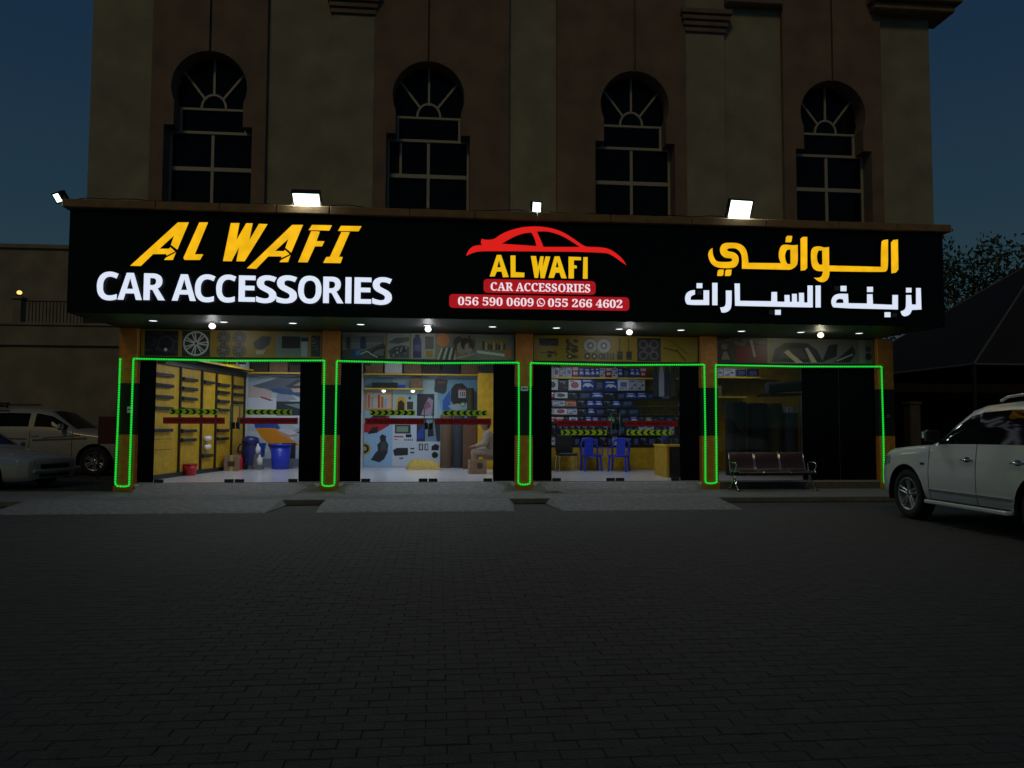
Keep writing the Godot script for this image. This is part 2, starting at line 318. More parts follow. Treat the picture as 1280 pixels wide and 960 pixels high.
func materials() -> void:
	var blotch := noise_tex(0.012, 0.80, 1.0, 3, 512, 5)
	var fine := noise_tex(0.11, 0.82, 1.0, 8, 512, 4)
	var streak := noise_tex(0.02, 0.7, 1.0, 21, 512, 5)
	var bump := noise_tex(0.09, 0.0, 1.0, 12, 512, 5)
	grain(mat("cream_wall", lin(0.50, 0.46, 0.34), 0.9), blotch, 0.16, bump, 0.25, fine, 1.1)
	grain(mat("pink_wall", lin(0.36, 0.25, 0.19), 0.9), blotch, 0.19, bump, 0.25, fine, 1.3)
	grain(mat("trim", lin(0.42, 0.25, 0.11), 0.75), blotch, 0.5, bump, 0.15, fine, 2.0)
	grain(mat("orange_paint", lin(0.72, 0.27, 0.03), 0.55), blotch, 0.8, bump, 0.12, fine, 2.3)
	grain(mat("black_paint", lin(0.006, 0.006, 0.007), 0.8), blotch, 0.8)
	grain(mat("concrete", lin(0.26, 0.26, 0.245), 0.85), blotch, 0.45, bump, 0.5, fine, 2.6)
	grain(mat("ramp_concrete", lin(0.29, 0.29, 0.28), 0.8), streak, 0.6, bump, 0.5, fine, 2.2)
	grain(mat("kerb_stone", lin(0.24, 0.24, 0.225), 0.85), blotch, 0.7, bump, 0.6, fine, 2.2)
	grain(mat("ground", lin(0.065, 0.062, 0.055), 0.9), blotch, 0.25, bump, 0.8, fine, 2.0)
	grain(mat("house_wall", lin(0.40, 0.36, 0.29), 0.9), blotch, 0.12, bump, 0.3, fine, 0.9)
	var pv := mat("paver", Color.WHITE, 0.82)
	pv.vertex_color_use_as_albedo = true
	grain(pv, blotch, 0.9, bump, 0.5, fine, 5.0)
	for k in 4:
		var t: float = [0.071, 0.077, 0.067, 0.074][k]
		grain(mat("paver_tone_%d" % k, lin(t, t * 0.96, t * 0.86), 0.82), blotch, 0.9, bump, 0.5, fine, 5.0)
	mat("window_frame", lin(0.42, 0.40, 0.34), 0.45)
	mat("dark_glass", lin(0.006, 0.007, 0.009), 0.06).metallic_specular = 0.27
	mat("tinted_film", lin(0.003, 0.003, 0.004), 0.12).metallic_specular = 0.22
	mat("sign_panel", lin(0.004, 0.004, 0.005), 0.25).metallic_specular = 0.28
	mat("soffit_panel", lin(0.022, 0.022, 0.022), 0.5)
	mat("letter_return", lin(0.02, 0.015, 0.01), 0.5)
	mat("unlit_dot", lin(0.10, 0.10, 0.11), 0.4)
	mat("black_plastic", lin(0.007, 0.007, 0.008), 0.5)
	mat("rubber", lin(0.014, 0.014, 0.014), 0.85)
	mat("steel", lin(0.55, 0.55, 0.55), 0.22, 1.0)
	mat("chrome", lin(0.75, 0.75, 0.76), 0.08, 1.0)
	mat("grey_metal", lin(0.22, 0.22, 0.22), 0.4, 0.6)
	grain(mat("step_stone", lin(0.15, 0.12, 0.085), 0.8), blotch, 0.7, bump, 0.4, fine, 2.0)
	mat("floor_tile", lin(0.62, 0.63, 0.66), 0.18)
	mat("white_paint", lin(0.7, 0.7, 0.68), 0.7)
	grain(mat("yellow_board", lin(0.78, 0.47, 0.010), 0.5), blotch, 0.7, null, 0.0, fine, 2.0)
	mat("yellow_edge", lin(0.75, 0.50, 0.02), 0.4)
	mat("black_board", lin(0.012, 0.011, 0.010), 0.45)
	mat("dark_brown", lin(0.05, 0.022, 0.012), 0.6)
	grain(mat("cardboard", lin(0.32, 0.20, 0.11), 0.85), blotch, 1.2, bump, 0.1)
	mat("blue_plastic", lin(0.015, 0.045, 0.50), 0.35)
	mat("red_plastic", lin(0.50, 0.012, 0.015), 0.4)
	mat("red_film", lin(0.36, 0.012, 0.018), 0.45)
	mat("red_film_print", lin(0.11, 0.004, 0.005), 0.5)
	mat("lime_film", lin(0.50, 0.80, 0.02), 0.5)
	mat("black_print", lin(0.008, 0.008, 0.008), 0.5)
	mat("maroon_vinyl", lin(0.03, 0.007, 0.009), 0.45)
	grain(mat("yellow_cloth", lin(0.62, 0.45, 0.10), 0.85), blotch, 2.0, bump, 0.4)
	grain(mat("brown_carpet", lin(0.17, 0.115, 0.07), 0.95), fine, 1.5, bump, 0.6)
	grain(mat("grey_carpet", lin(0.06, 0.065, 0.085), 0.95), fine, 1.5, bump, 0.6)
	grain(mat("olive_carpet", lin(0.09, 0.075, 0.035), 0.95), fine, 1.5, bump, 0.6)
	grain(mat("black_carpet", lin(0.012, 0.012, 0.013), 0.95), fine, 1.5, bump, 0.6)
	grain(mat("beige_cloth", lin(0.36, 0.28, 0.20), 0.9), blotch, 2.5, bump, 0.4)
	mat("skin", lin(0.22, 0.10, 0.06), 0.55)
	mat("hair", lin(0.012, 0.010, 0.009), 0.6)
	grain(mat("wood", lin(0.16, 0.075, 0.035), 0.6), streak, 1.2)
	grain(mat("bark", lin(0.07, 0.05, 0.035), 0.95), blotch, 1.5, bump, 2.0)
	var lf := mat("leaf", lin(0.045, 0.06, 0.028), 0.7)
	lf.backlight_enabled = true
	lf.backlight = lin(0.04, 0.06, 0.02)
	grain(mat("tent_sheet", lin(0.02, 0.018, 0.015), 0.9), blotch, 0.3)
	mat("edge_rail", lin(0.14, 0.12, 0.1), 0.6)
	var car := mat("white_car_paint", lin(0.66, 0.70, 0.67), 0.35)
	car.clearcoat_enabled = true; car.clearcoat = 0.8; car.clearcoat_roughness = 0.05
	var car2 := mat("pickup_paint", lin(0.36, 0.355, 0.33), 0.4)
	car2.clearcoat_enabled = true; car2.clearcoat = 0.6; car2.clearcoat_roughness = 0.1
	var car3 := mat("sedan_paint", lin(0.34, 0.37, 0.385), 0.4)
	car3.clearcoat_enabled = true; car3.clearcoat = 0.7; car3.clearcoat_roughness = 0.08
	mat("lamp_lens", lin(0.5, 0.52, 0.53), 0.08, 0.6)
	mat("red_lens", lin(0.25, 0.01, 0.012), 0.1)
	mat("alloy", lin(0.5, 0.5, 0.51), 0.3, 0.9)
	mat("stripe_print", lin(0.08, 0.075, 0.065), 0.5)
	var g := mat("clear_glass", Color(0.1, 0.12, 0.12, 0.02), 0.0)
	g.transparency = BaseMaterial3D.TRANSPARENCY_ALPHA
	var ly := glow("letter_yellow_light", Color8(255, 192, 15), 1.05)
	ly.emission_operator = BaseMaterial3D.EMISSION_OP_MULTIPLY
	ly.emission_texture = noise_tex(0.02, 0.88, 1.0, 33, 256, 2)
	ly.uv1_triplanar = true
	ly.uv1_world_triplanar = true
	ly.uv1_scale = Vector3.ONE * 0.55
	glow("logo_yellow_light", Color8(250, 198, 12), 0.86)
	glow("letter_white_light", Color8(226, 236, 255), 0.93)
	glow("logo_red_light", Color8(232, 28, 24), 0.86)
	glow("plate_red_light", Color8(168, 16, 26), 0.9)
	glow("plate_text_light", Color8(250, 232, 240), 0.9)
	glow("rope_light_bead", Color8(26, 236, 66), 0.9)
	glow("rope_light_sleeve", Color8(8, 170, 32), 0.8)
	glow("flood_light_lens", Color8(226, 255, 244), 3.0)
	glow("down_light_lens", Color8(246, 250, 255), 1.6)
	glow("bulb_light", Color8(255, 255, 248), 2.0)
	glow("bulb_light_warm", Color8(255, 252, 205), 2.0)
	glow("ceiling_light_panel", Color8(240, 246, 255), 1.5)
	glow("wall_lamp_light", Color8(255, 205, 110), 1.6)

# ------------------------------------------------------------------ flat prints
func canvas(w: int, h: int, c: Color) -> Image:
	var im := Image.create(w, h, false, Image.FORMAT_RGB8)
	im.fill(c)
	return im

func disc(im: Image, cx: float, cy: float, r: float, c: Color, sy := 1.0) -> void:
	var ry := r * sy
	for y in range(int(cy - ry), int(cy + ry) + 1):
		var k := 1.0 - pow((y - cy) / ry, 2)
		if k > 0:
			var hw := r * sqrt(k)
			im.fill_rect(Rect2i(int(cx - hw), y, maxi(1, int(2 * hw)), 1), c)

func fillpoly(im: Image, pts: Array, c: Color) -> void:
	var lo := 1e9
	var hi := -1e9
	for p in pts:
		lo = minf(lo, p.y); hi = maxf(hi, p.y)
	for y in range(maxi(0, int(lo)), mini(im.get_height() - 1, int(hi)) + 1):
		var xs := []
		for i in pts.size():
			var a: Vector2 = pts[i]
			var b: Vector2 = pts[(i + 1) % pts.size()]
			if (a.y <= y) != (b.y <= y): xs.append(a.x + (y - a.y) / (b.y - a.y) * (b.x - a.x))
		xs.sort()
		for i in range(0, xs.size() - 1, 2):
			im.fill_rect(Rect2i(int(xs[i]), y, maxi(1, int(xs[i + 1] - xs[i])), 1), c)

func fp(im: Image, flat: Array, c: Color) -> void:
	var p := []
	for i in range(0, flat.size(), 2): p.append(Vector2(flat[i], flat[i + 1]))
	fillpoly(im, p, c)

func rect(im: Image, x: float, y: float, w: float, h: float, c: Color) -> void:
	im.fill_rect(Rect2i(int(x), int(y), int(w), int(h)), c)

func stroke(im: Image, x0: float, y0: float, x1: float, y1: float, w: float, c: Color) -> void:
	var d := Vector2(x1 - x0, y1 - y0).normalized().orthogonal() * w / 2
	fillpoly(im, [Vector2(x0, y0) + d, Vector2(x1, y1) + d, Vector2(x1, y1) - d, Vector2(x0, y0) - d], c)

func wheel_print(im: Image, cx: float, cy: float, r: float, spokes: int, c: Color, back: Color) -> void:
	disc(im, cx, cy, r, c)
	disc(im, cx, cy, r * 0.86, back)
	for k in spokes:
		var a := TAU * k / spokes
		for e in [-0.14, 0.14]:
			stroke(im, cx, cy, cx + cos(a + e) * r * 0.9, cy + sin(a + e) * r * 0.9, r * 0.11, c)
	disc(im, cx, cy, r * 0.2, c)
	disc(im, cx, cy, r * 0.1, back)

# photo-like mottling of a printed picture
func mottle(im: Image, x: int, y: int, w: int, h: int, cols: Array, n: int, smax: float) -> void:
	for k in n:
		var c: Color = cols[rng.randi() % cols.size()]
		var px := x + rng.randf() * w
		var py := y + rng.randf() * h
		var sw := rng.randf_range(0.2, 1.0) * smax
		var sh := rng.randf_range(0.1, 0.5) * smax
		var pts := []
		for i in 5:
			var a := TAU * i / 5 + rng.randf() * 0.8
			pts.append(Vector2(clampf(px + cos(a) * sw, x, x + w - 1), clampf(py + sin(a) * sh, y, y + h - 1)))
		fillpoly(im, pts, c)

func print_mat(key: String, im: Image, rough := 0.45, soft := 2) -> StandardMaterial3D:
	var size := im.get_size()
	im.resize(size.x / soft, size.y / soft, Image.INTERPOLATE_BILINEAR)
	im.resize(size.x, size.y, Image.INTERPOLATE_CUBIC)
	var m := mat(key, Color.WHITE, rough)
	m.albedo_texture = ImageTexture.create_from_image(im)
	m.texture_repeat = false
	return m

# a flat print hung at z, with a thin board behind it
func poster(called: String, label: String, x0: float, x1: float, y0: float, y1: float, z: float, m: Material) -> Node3D:
	var t := thing(called, label, "poster", Vector3((x0 + x1) / 2, y0, z))
	var w := (x1 - x0) / 2
	var s := st()
	quad_uv(s, Vector3(-w, y1 - y0, 0.004), Vector3(w, y1 - y0, 0.004), Vector3(w, 0, 0.004), Vector3(-w, 0, 0.004))
	part(t, "print", s, m)
	part(t, "backing", box(-w, w, 0, y1 - y0, -0.012, 0.0), M.white_paint)
	return t

func area_light(called: String, at: Vector3, towards: Vector3, size: Vector2, energy: float, c: Color, parent: Node = self) -> void:
	var l := AreaLight3D.new()
	l.name = called
	l.area_size = size
	l.light_energy = energy
	l.light_color = c
	l.shadow_enabled = true
	l.area_range = 40.0
	parent.add_child(l, true)
	l.position = at
	var up := Vector3.UP if absf(towards.normalized().y) < 0.95 else Vector3.FORWARD
	l.basis = Basis.looking_at(towards, up)

# ------------------------------------------------------------------ the scene
func _ready() -> void:
	rng.seed = 20
	var cam := Camera3D.new()
	cam.name = "camera"
	cam.position = Vector3(-1.849, 1.45, 16.619)
	cam.rotation = Vector3(0.0557, -0.0946, 0.0030)
	cam.fov = rad_to_deg(2.0 * atan(480.0 / 961.0))
	cam.far = 2000.0
	add_child(cam)
	cam.current = true

	var env := Environment.new()
	env.background_mode = Environment.BG_SKY
	var sky := ProceduralSkyMaterial.new()
	sky.sky_top_color = Color8(19, 39, 65)
	sky.sky_horizon_color = Color8(50, 74, 70)
	sky.sky_curve = 0.16
	sky.ground_bottom_color = Color8(14, 15, 15)
	sky.ground_horizon_color = Color8(24, 34, 44)
	sky.sun_angle_max = 0.0
	env.sky = Sky.new()
	env.sky.sky_material = sky
	env.tonemap_mode = Environment.TONE_MAPPER_LINEAR
	env.tonemap_exposure = 1.0
	env.sdfgi_enabled = true
	env.ssao_enabled = true
	env.ssil_enabled = true
	var we := WorldEnvironment.new()
	we.name = "world_environment"
	we.environment = env
	add_child(we)

	# the last glow of the set sun, behind the camera
	var sun := DirectionalLight3D.new()
	sun.name = "dusk_glow"
	sun.light_energy = 0.06
	sun.light_color = Color8(255, 226, 150)
	sun.light_angular_distance = 12.0
	sun.shadow_enabled = true
	add_child(sun)
	sun.rotation_degrees = Vector3(-39, -20, 0)

	materials()
	ground()
	building()
	sign_board()
	lights_outside()
	rope_lights()
	shopfronts()
	shop_shell()
	shop_one()
	shop_two()
	shop_three()
	shop_four()
	bench()
	vehicles()
	neighbours()
	seated_person()

func ground() -> void:
	var s := st()
	quad(s, Vector3(-600, -0.012, -600), Vector3(600, -0.012, -600), Vector3(600, -0.012, 600), Vector3(-600, -0.012, 600))
	var g := structure("ground", s, M.ground)
	# interlocking pavers of the forecourt in courses along the shopfront; the nearest are single pieces
	var variants := []
	for k in 4:
		var p := st()
		var w := 0.1975
		var d := 0.0975
		var b := 0.004
		var y: float = [0.0, -0.0015, 0.0012, -0.0008][k]
		var top := [Vector3(-w / 2 + b, y, -d / 2 + b), Vector3(w / 2 - b, y, -d / 2 + b), Vector3(w / 2 - b, y, d / 2 - b), Vector3(-w / 2 + b, y, d / 2 - b)]
		var low := [Vector3(-w / 2, y - b, -d / 2), Vector3(w / 2, y - b, -d / 2), Vector3(w / 2, y - b, d / 2), Vector3(-w / 2, y - b, d / 2)]
		quad(p, top[0], top[1], top[2], top[3])
		for i in 4:
			var j := (i + 1) % 4
			quad(p, low[i], low[j], top[j], top[i])
			quad(p, low[i] - Vector3(0, 0.012, 0), low[j] - Vector3(0, 0.012, 0), low[j], low[i])
		variants.append(fin(p))
	var rest: Array[Transform3D] = []
	var cols := []
	var near := 0
	for row in range(0, 150):
		var z := 3.36 + row * 0.1
		for col in range(-130, 131):
			var x := -2.0 + col * 0.2 + (0.1 if row % 2 else 0.0)
			if x < -24 or x > 22: continue
			var tilt := Basis.from_euler(Vector3(rng.randf_range(-0.006, 0.006), rng.randf_range(-0.003, 0.003), rng.randf_range(-0.006, 0.006)))
			var at := Transform3D(tilt, Vector3(x + rng.randf_range(-0.001, 0.001), rng.randf_range(-0.0015, 0.0015), z))
			if near < 300 and row >= 87 and row < 102 and absf(x + 1.45) < 2.1 + 0.02 * (102 - row):
				near += 1
				var o := MeshInstance3D.new()
				o.name = "paver"
				var v := rng.randi() % 4
				o.mesh = variants[v]
				o.material_override = M["paver_tone_%d" % (rng.randi() % 4)]
				o.transform = at
				g.add_child(o, true)
			else:
				rest.append(at)
				var t := rng.randf_range(0.067, 0.078)
				cols.append(Color(t, t * rng.randf_range(0.95, 0.98), t * rng.randf_range(0.84, 0.89)))
	var mm := MultiMesh.new()
	mm.transform_format = MultiMesh.TRANSFORM_3D
	mm.use_colors = true
	mm.mesh = variants[0]
	mm.instance_count = rest.size()
	for i in rest.size():
		mm.set_instance_transform(i, rest[i])
		mm.set_instance_color(i, cols[i])
	var mi := MultiMeshInstance3D.new()
	mi.name = "farther_pavers"
	mi.multimesh = mm
	mi.material_override = M.paver
	mi.set_meta("kind", "stuff")
	g.add_child(mi)

	# pavement with its kerb stones, concrete ramps down to the forecourt and up to the doors
	var pv := structure("pavement", box(-24.0, 12.0, -0.01, PAVE, -0.2, 1.86), M.concrete)
	for k in 36:
		var x := -24.0 + k * 1.0
		part(pv, "kerb_stone", box(x + 0.004, x + 0.996, -0.01, PAVE + 0.004 + rng.randf_range(-0.004, 0.004), 1.864, 2.0, 0.012), M.kerb_stone)
	for r in [[-9.2, -4.72], [-3.92, -0.52], [0.28, 3.55]]:
		var q := st()
		var a := Vector3(r[0], PAVE + 0.008, 1.98)
		var b := Vector3(r[1], PAVE + 0.008, 1.98)
		var c := Vector3(r[1] - 0.12, 0.014, 3.28)
		var d := Vector3(r[0] + 0.12, 0.014, 3.28)
		quad(q, a, b, c, d)
		# flared ends
		for e in [[a, d, Vector3(r[0] - 0.1, 0.0, 2.002), Vector3(r[0] + 0.02, 0.0, 3.34)], [c, b, Vector3(r[1] - 0.02, 0.0, 3.34), Vector3(r[1] + 0.1, 0.0, 2.002)]]:
			quad(q, e[0], e[1], e[3], e[2]) if e[0] == a else quad(q, e[1], e[0], e[2], e[3])
		quad(q, d, c, Vector3(r[1] - 0.02, 0.0, 3.34), Vector3(r[0] + 0.02, 0.0, 3.34))
		structure("ramp", q, M.ramp_concrete)
	for k in 3:
		var xc: float = BAYS[k]
		var q := st()
		var a := Vector3(xc - 1.75, FLOOR - 0.004, -0.02)
		var b := Vector3(xc + 1.75, FLOOR - 0.004, -0.02)
		var c := Vector3(xc + 1.5, PAVE + 0.006, 0.85)
		var d := Vector3(xc - 1.5, PAVE + 0.006, 0.85)
		quad(q, a, b, c, d)
		quad(q, a, d, Vector3(xc - 1.62, PAVE + 0.003, 0.9), Vector3(xc - 1.95, PAVE + 0.003, -0.02))
		quad(q, c, b, Vector3(xc + 1.95, PAVE + 0.003, -0.02), Vector3(xc + 1.62, PAVE + 0.003, 0.9))
		quad(q, d, c, Vector3(xc + 1.62, PAVE + 0.003, 0.9), Vector3(xc - 1.62, PAVE + 0.003, 0.9))
		structure("door_ramp", q, M.ramp_concrete)
	structure("door_step", box(4.36, 8.1, PAVE, FLOOR - 0.004, -0.018, 0.012, 0.004), M.step_stone)
	var rag := thing("crumpled_rag", "crumpled dark rag lying on the pavement beside the middle pillar", "rag", Vector3(0.55, PAVE, 0.75))
	var q2 := st()
	var n := 10
	for i in n:
		for j in n:
			var f := func(u: int, v: int) -> Vector3:
				var e := minf(minf(u, v), minf(n - u, n - v)) / 5.0
				return Vector3((u - 5) * 0.045, 0.004 + e * 0.05 * (0.6 + 0.5 * sin(u * 2.1 + v * 1.3)), (v - 5) * 0.03)
			quad(q2, f.call(i, j), f.call(i + 1, j), f.call(i + 1, j + 1), f.call(i, j + 1))
	part(rag, "cloth", q2, M.dark_brown)

func building() -> void:
	var b := thing("shop_building", "cream and dusky pink building with arched windows above the shop", "building")
	# ground floor: pillars, side and rear walls
	for i in 5:
		var x := (i - 2) * 4.15
		var p := part(b, "pillar", box(x - 0.19, x + 0.19, PAVE, SOFFIT, -0.34, 0.0, 0.012), M.orange_paint)
		part(p, "black_band", box(x - 0.194, x + 0.194, 1.26, 2.34, -0.335, 0.004, 0.012), M.black_paint)
		part(p, "plinth", box(x - 0.21, x + 0.21, PAVE, PAVE + 0.12, -0.33, 0.03, 0.01), M.orange_paint)
	part(b, "side_wall", box(-8.49, -8.29, PAVE, SOFFIT, -8.0, -0.345), M.cream_wall)
	part(b, "side_wall", box(8.29, 8.49, PAVE, SOFFIT, -8.0, -0.345), M.cream_wall)
	part(b, "rear_wall", box(-8.49, 8.49, PAVE, SOFFIT, -8.2, -8.004), M.cream_wall)
	# canopy over the pavement, its trim in lengths
	part(b, "soffit", box(-8.5, 8.2, SOFFIT, SOFFIT + 0.05, -0.36, 2.12), M.soffit_panel)
	part(b, "canopy_slab", box(-8.5, 8.2, SOFFIT + 0.054, 5.34, -8.2, 1.2), M.black_paint)
	var xs := [-8.62, -7.0, -5.87, -4.86, -3.9, -2.42, -1.2, -0.02, 1.4, 3.0, 4.5, 6.0, 7.2, 8.34]
	for i in xs.size() - 1:
		part(b, "trim_panel", box(xs[i] + 0.004, xs[i + 1] - 0.004, 5.372, 5.52, 1.404, 2.33, 0.012), M.trim)
	# upper storeys
	var top := 14.0
	for c in [[-8.6, -7.444], [-5.266, -4.03], [-0.486, 0.486], [4.03, 5.266], [7.444, 8.6]]:
		part(b, "wall", box(c[0], c[1], 5.53, top, 1.0, 1.4), M.cream_wall)
	for sx in [-1, 1]:
		var p := part(b, "pilaster", box(sx * 3.605 - 0.422, sx * 3.605 + 0.422, 5.53, 9.66, 1.0, 1.47, 0.01), M.cream_wall)
		for k in 4:
			part(p, "capital", box(sx * 3.605 - 0.45 - 0.03 * k, sx * 3.605 + 0.45 + 0.03 * k, 9.662 + 0.11 * k, 9.766 + 0.11 * k, 1.02, 1.52 + 0.045 * k, 0.01), M.pink_wall)
		part(b, "wall", box(sx * 3.605 - 0.42, sx * 3.605 + 0.42, 10.104, top, 1.0, 1.45), M.cream_wall)
		part(b, "cornice", box(sx * 8.1 - 0.9, sx * 8.1 + 0.9, 10.27, 10.42, 1.0, 1.72, 0.02), M.trim)
		part(b, "cornice", box(sx * 8.12 - 0.98, sx * 8.12 + 0.98, 10.424, 10.6, 1.0, 1.84, 0.02), M.pink_wall)
		part(b, "cornice", box(sx * 4.65 - 0.6, sx * 4.65 + 0.6, 10.28, 10.5, 1.02, 1.62, 0.02), M.pink_wall)
		part(b, "side_wall", box(sx * 8.5 - 0.1, sx * 8.5 + 0.1, 5.53, top, -8.2, 0.99), M.cream_wall)
	part(b, "rear_wall", box(-8.4, 8.4, 5.53, top, -8.2, -8.0), M.cream_wall)
	part(b, "roof", box(-8.6, 8.6, top + 0.002, top + 0.2, -8.2, 1.5), M.cream_wall)
	part(b, "floor_slab", box(-8.39, 8.39, 5.345, 5.366, -7.99, 1.38), M.concrete)
	for i in 4:
		var xc: float = [-6.355, -2.105, 2.105, 6.355][i]
		var xl: float = [-7.44, -3.18, 0.49, 5.27][i]
		var xr: float = [-5.27, -0.49, 3.18, 7.44][i]
		if i == 1 or i == 2: xc = xc
		var panel := Node3D.new()
		panel.name = "window_panel"
		b.add_child(panel, true)
		for sd in [-1, 1]:
			var o := PackedVector2Array()
			var edge := xl if sd < 0 else xr
			o.append(Vector2(edge, 5.53)); o.append(Vector2(edge, top)); o.append(Vector2(xc + sd * 0.022, top))
			o.append(Vector2(xc + sd * 0.022, 8.765))
			for k in range(1, 19):
				var a := deg_to_rad(90.0 - 114.6 * k / 18.0)
				o.append(Vector2(xc + sd * 0.715 * cos(a), 8.05 + 0.715 * sin(a)))
			o.append(Vector2(xc + sd * 0.65, 7.27)); o.append(Vector2(xc + sd * 0.83, 7.27)); o.append(Vector2(xc + sd * 0.83, 5.53))
			part(panel, "pink_wall", slab(o, 1.002, 1.5), M.pink_wall)
		part(panel, "groove_back", box(xc - 0.021, xc + 0.021, 8.77, top, 1.01, 1.43), M.pink_wall)
		window(b, xc, i == 1)

func bar2(s: SurfaceTool, a: Vector2, c: Vector2, w: float, z0: float, z1: float) -> void:
	var d := (c - a).normalized().orthogonal() * w / 2
	plate(s, s, PackedVector2Array([a + d, c + d, c - d, a - d]), [], z0, z1)

func window(b: Node3D, xc: float, open: bool) -> void:
	var w := Node3D.new()
	w.name = "window"
	b.add_child(w, true)
	var z := 1.13
	var f := st()
	var cy := 7.73     # top of the middle light
	var bw := 0.05
	# outline bars, mullions and transoms
	for sx in [-1, 1]:
		bx(f, Vector3(xc + sx * 0.805, 6.37, z), Vector3(0.05, 1.74, 0.07), 0.006)
		bx(f, Vector3(xc + sx * 0.625, 7.49, z), Vector3(0.05, 0.43, 0.07), 0.006)
	bx(f, Vector3(xc, 6.37, z), Vector3(0.06, 1.68, 0.074), 0.006)
	bx(f, Vector3(xc, 6.52, z + 0.004), Vector3(1.56, 0.085, 0.07), 0.006)
	bx(f, Vector3(xc, 7.255, z + 0.002), Vector3(1.66, 0.06, 0.075), 0.006)
	bx(f, Vector3(xc, cy, z + 0.002), Vector3(1.34, 0.05, 0.072), 0.006)
	if open: bx(f, Vector3(xc - 0.56, 6.88, z - 0.02), Vector3(0.05, 0.66, 0.05), 0.006)
	var prev := Vector2.ZERO
	for k in 13:
		var a := PI * k / 12.0
		var p := Vector2(xc + 0.235 * cos(a), cy + 0.03 + 0.27 * sin(a))
		if k: bar2(f, prev, p, 0.042, z - 0.03, z + 0.034)
		prev = p
	for a in [PI / 2, PI * 0.235, PI * 0.765]:
		bar2(f, Vector2(xc, cy + 0.06) + Vector2(cos(a), sin(a)) * 0.25, Vector2(xc, cy + 0.1) + Vector2(cos(a) * 0.78, sin(a) * 0.95), 0.042, z - 0.03, z + 0.034)
	part(w, "frame", f, M.window_frame)
	# panes: four below, one in the neck, a half round and four rays above
	for sx in [-1, 1]:
		part(w, "pane", box(xc + sx * 0.405 - 0.375, xc + sx * 0.405 + 0.375, 5.53, 6.48, z - 0.012, z - 0.004), M.dark_glass)
		var shift := 0.2 if open and sx < 0 else 0.0
		part(w, "pane", box(xc + sx * 0.405 - 0.375 + shift, xc + sx * 0.405 + 0.375, 6.56, 7.226, z - 0.012, z - 0.004), M.dark_glass)
	part(w, "pane", box(xc - 0.6, xc + 0.6, 7.285, cy - 0.024, z - 0.012, z - 0.004), M.dark_glass)
	var half := PackedVector2Array()
	for k in 13: half.append(Vector2(xc + 0.215 * cos(PI * k / 12.0), cy + 0.028 + 0.25 * sin(PI * k / 12.0)))
	part(w, "pane", slab(half, z - 0.012, z - 0.004), M.dark_glass)
	var cuts := [0.0, PI * 0.235, PI / 2, PI * 0.765, PI]
	for i in 4:
		var o := PackedVector2Array()
		for k in 7:
			var a: float = lerpf(cuts[i], cuts[i + 1], k / 6.0)
			o.append(Vector2(xc + 0.255 * cos(a), cy + 0.028 + 0.29 * sin(a)))
		for k in 7:
			var a: float = lerpf(cuts[i + 1], cuts[i], k / 6.0)
			o.append(Vector2(xc + 0.72 * cos(a), cy + 0.028 + 1.02 * sin(a)))
		part(w, "pane", slab(o, z - 0.012, z - 0.004), M.dark_glass)
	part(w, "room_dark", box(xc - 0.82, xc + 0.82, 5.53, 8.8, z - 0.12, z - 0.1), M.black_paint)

func glyphs(parent: Node3D, text: String, serif: bool, x0: float, x1: float, y0: float, y1: float, z: float, m: Material, called := "letter") -> void:
	var f := SystemFont.new()
	f.font_names = PackedStringArray(["Droid Serif" if serif else "Droid Sans"])
	f.font_weight = 700
	var items := []
	var pen := 0.0
	var lo := 1e9
	var hi := -1e9
	for ch in text:
		var adv: float = f.get_string_size(ch, HORIZONTAL_ALIGNMENT_LEFT, -1, 64).x * 0.01
		if ch != " ":
			var t := TextMesh.new()
			t.font = f
			t.text = ch
			t.font_size = 64
			t.pixel_size = 0.01
			t.depth = 0.02
			t.curve_step = 1.0
			var bb := t.get_aabb()
			items.append([t, pen + adv / 2, bb])
			lo = minf(lo, pen + adv / 2 + bb.position.x); hi = maxf(hi, pen + adv / 2 + bb.end.x)
		pen += adv
	var ylo: float = items[0][2].position.y
	var yhi: float = items[0][2].end.y
	var kx := (x1 - x0) / (hi - lo)
	var ky := (y1 - y0) / (yhi - ylo)
	for it in items:
		var o := part(parent, called, it[0], m)
		o.position = Vector3(x0 + (it[1] - lo) * kx, y0 - ylo * ky, z)
		o.scale = Vector3(kx, ky, 1)

func rounded(x0: float, x1: float, y0: float, y1: float, r: float) -> PackedVector2Array:
	var o := PackedVector2Array()
	for q in [[x1 - r, y1 - r, 0.0], [x0 + r, y1 - r, PI / 2], [x0 + r, y0 + r, PI], [x1 - r, y0 + r, PI * 1.5]]:
		for k in 6:
			var a: float = q[2] + PI / 2 * k / 5.0
			o.append(Vector2(q[0] + r * cos(a), q[1] + r * sin(a)))
	return o

